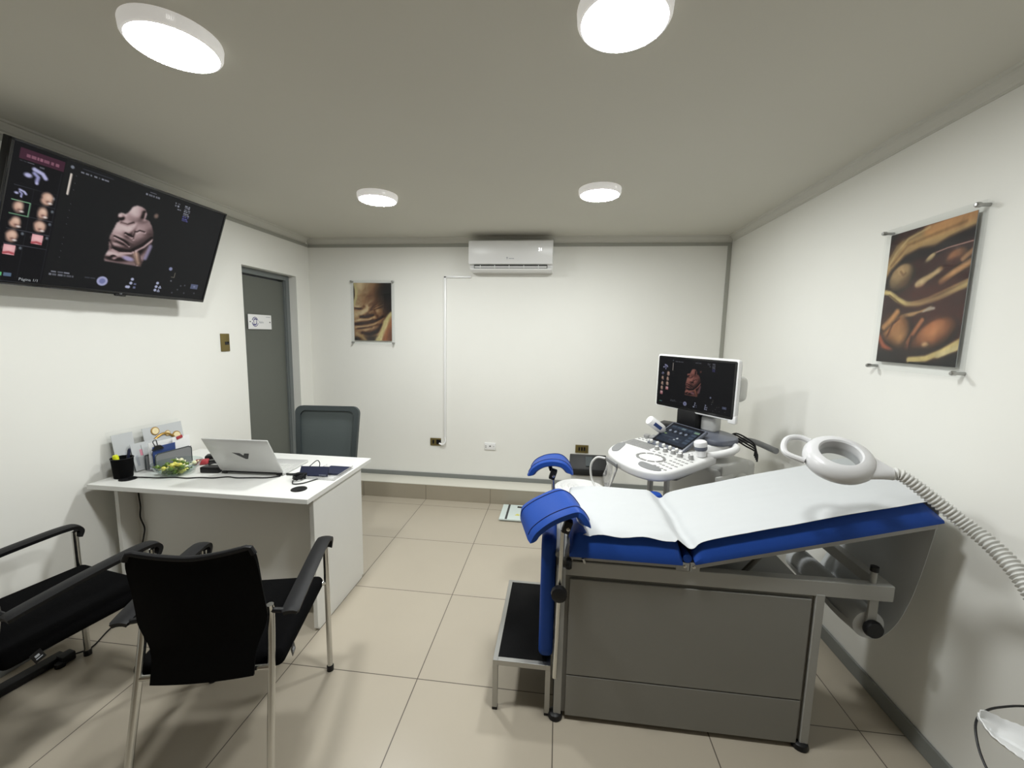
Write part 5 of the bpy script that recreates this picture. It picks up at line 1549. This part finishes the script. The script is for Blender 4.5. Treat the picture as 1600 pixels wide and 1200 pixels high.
# ------------------------------------------------------------------ magnifier lamp
ml = thing('magnifier_lamp', 'white magnifying lamp on a ribbed gooseneck in front of the right wall', 'magnifier lamp', (1.786, -2.448, 0))
MC = V((1.476, -2.010, 1.160))
CAM = V((.5775, -3.3966, 1.5236))
vv = (CAM - MC).normalized()
tt = (V((0, 0, 1)) - vv * vv.z).normalized()
mn = (vv * math.cos(math.radians(50)) + tt * math.sin(math.radians(50))).normalized()
nk = V((1.600, -2.062, 1.113)) - MC
mn = (mn * 1.6 + (mn - nk.normalized() * mn.dot(nk.normalized())).normalized()).normalized()
nx = (nk - mn * nk.dot(mn)).normalized()
ny = mn.cross(nx)
hm_ = frame(MC, nx, ny, mn)
hd_ = MB(hm_)
hd_.lathe([(.055, .012), (.059, .017), (.073, .016), (.088, .006), (.096, -.010), (.096, -.024), (.088, -.038), (.070, -.044), (.055, -.042), (.055, .012)], n=56)
nkg = []
for k in range(10):
    q = k / 9
    x = .072 + q * .064
    hw = .040 * (1 - q) ** 1.1 + .019
    hh = .017
    nkg.append([(x, hw * math.cos(2 * PI * j / 20), -.014 - .006 * q + hh * math.sin(2 * PI * j / 20)) for j in range(20)])
rings = [[hd_.bm.verts.new(p) for p in r_] for r_ in nkg]
for A, B in zip(rings, rings[1:]):
    for j in range(20):
        hd_.bm.faces.new((A[j], A[(j + 1) % 20], B[(j + 1) % 20], B[j]))
hd_.bm.faces.new(rings[-1]); hd_.bm.faces.new(rings[0][::-1])
head = hd_.build('lamp_head', m_lampwhite, ml, ang=50)
MB(hm_).lathe([(0, -.004), (.03, -.006), (.0555, -.012), (.0555, -.016), (.03, -.021), (0, -.023)], n=40).build('lens', m_lens, head)
hpts = smooth_pts([(-.080, .056, -.016), (-.112, .060, -.014), (-.142, .038, -.012), (-.150, -.005, -.012), (-.135, -.040, -.014), (-.084, -.050, -.016)], 6)
MB(hm_).tube(hpts, .0095, 10).build('handle', m_lampwhite, head)
gpts = [hm_ @ V((.132, 0, -.020)), hm_ @ V((.165, .002, -.024)), (1.716, -2.151, 1.029), (1.745, -2.214, .987), (1.753, -2.279, .945), (1.752, -2.337, .894), (1.760, -2.385, .825), (1.778, -2.424, .741), (1.786, -2.448, .640)]
gpts = [(V(a)) for a in gpts]
gp = smooth_pts(gpts, 30)
# resample evenly and alternate the radius for the ribs
acc = [0]
for a, b in zip(gp, gp[1:]):
    acc.append(acc[-1] + (b - a).length)
NR_ = int(acc[-1] / .00175)
res, idx = [], 0
for k in range(NR_ + 1):
    d = acc[-1] * k / NR_
    while idx < len(acc) - 2 and acc[idx + 1] < d: idx += 1
    tq = (d - acc[idx]) / max(1e-9, acc[idx + 1] - acc[idx])
    res.append(gp[idx].lerp(gp[idx + 1], tq))
rads = [(.0164 + .0024 * math.cos(2 * PI * k / 6)) * (1 + .26 * min(1, k / 270)) for k in range(len(res))]
MB().tube(res, rads, 20).build('gooseneck', m_offw, ml, ang=80)
MB().tube([(1.786, -2.446, .66), (1.786, -2.448, .05)], .016, 12).build('post', m_wplastic, ml)
MB().lathe([(0, .055), (.03, .055), (.04, .045), (.09, .025), (.10, .012), (.10, .0), (0, 0)], (1.786, -2.448, 0), n=32).build('base', m_wplastic, ml)

# leaf dish on a side trolley at the right edge
LZ = .620
tr_ = thing('side_trolley', 'white side trolley at the right edge of the picture holding the leaf dish', 'trolley', (1.845, -2.65, 0))
MB().box((1.825, -2.613, LZ - .012), (.25, .175, .016), bev=.004).box((1.845, -2.65, .20), (.19, .10, .016), bev=.004).build('shelf', m_tray, tr_, sm=False)
for (x, y) in ((1.76, -2.69), (1.93, -2.69), (1.76, -2.61), (1.93, -2.61)):
    MB().tube([(x, y, .004), (x, y, LZ - .01)], .010, 10).build('leg', m_tray, tr_)
A0 = V((1.602, -2.391, LZ + .012)); 
ld = (V((1.633, -2.46, 0)) - V((1.608, -2.414, 0)))
ldir = V((.56, -.83, 0)).normalized()
lside = V((-ldir.y, ldir.x, 0))
lg_ = []
for i in range(91):
    q = (i / 90) ** 1.35
    Lq = .30 * q
    hw = .070 * (4 * min(1, q + .003) * (1 - q * .995)) ** .55
    sc = .0026 * abs(math.sin(q * 70))
    row = []
    for j in range(25):
        s = -1 + 2 * j / 24
        rise = .020 * abs(s) ** 3 + .012 * max(0, 1 - q / .10) - .0015 * math.cos(s * 9) * (abs(s) < .9)
        ridge = .005 * max(0, 1 - abs(s) / .09) if q > .07 else 0
        row.append(A0 + ldir * Lq + lside * s * (hw + (sc if abs(s) > .95 else 0)) + V((0, 0, rise - .012 + ridge)))
    lg_.append(row)
tag(MB().sheet(lg_, .0022).build('leaf_dish', m_tray, loc=tuple(A0 + ldir * .15)), 'white leaf shaped dish with scalloped rim in the bottom right corner', 'dish')
tag(MB().tube(smooth_pts([(1.93, -2.33, .60), (1.79, -2.325, .622), (1.70, -2.337, .622), (1.645, -2.357, .620), (1.605, -2.385, .615), (1.575, -2.425, .60), (1.562, -2.46, .58), (1.558, -2.50, .56), (1.56, -2.56, .50), (1.60, -2.62, .40)], 6), .0026, 7).build('lamp_cable', m_black, loc=(1.70, -2.337, .622)), 'thin black cable looping around the leaf shaped dish', 'cable')

for o in bpy.data.objects:
    if '_wl' in o:
        del o['_wl']
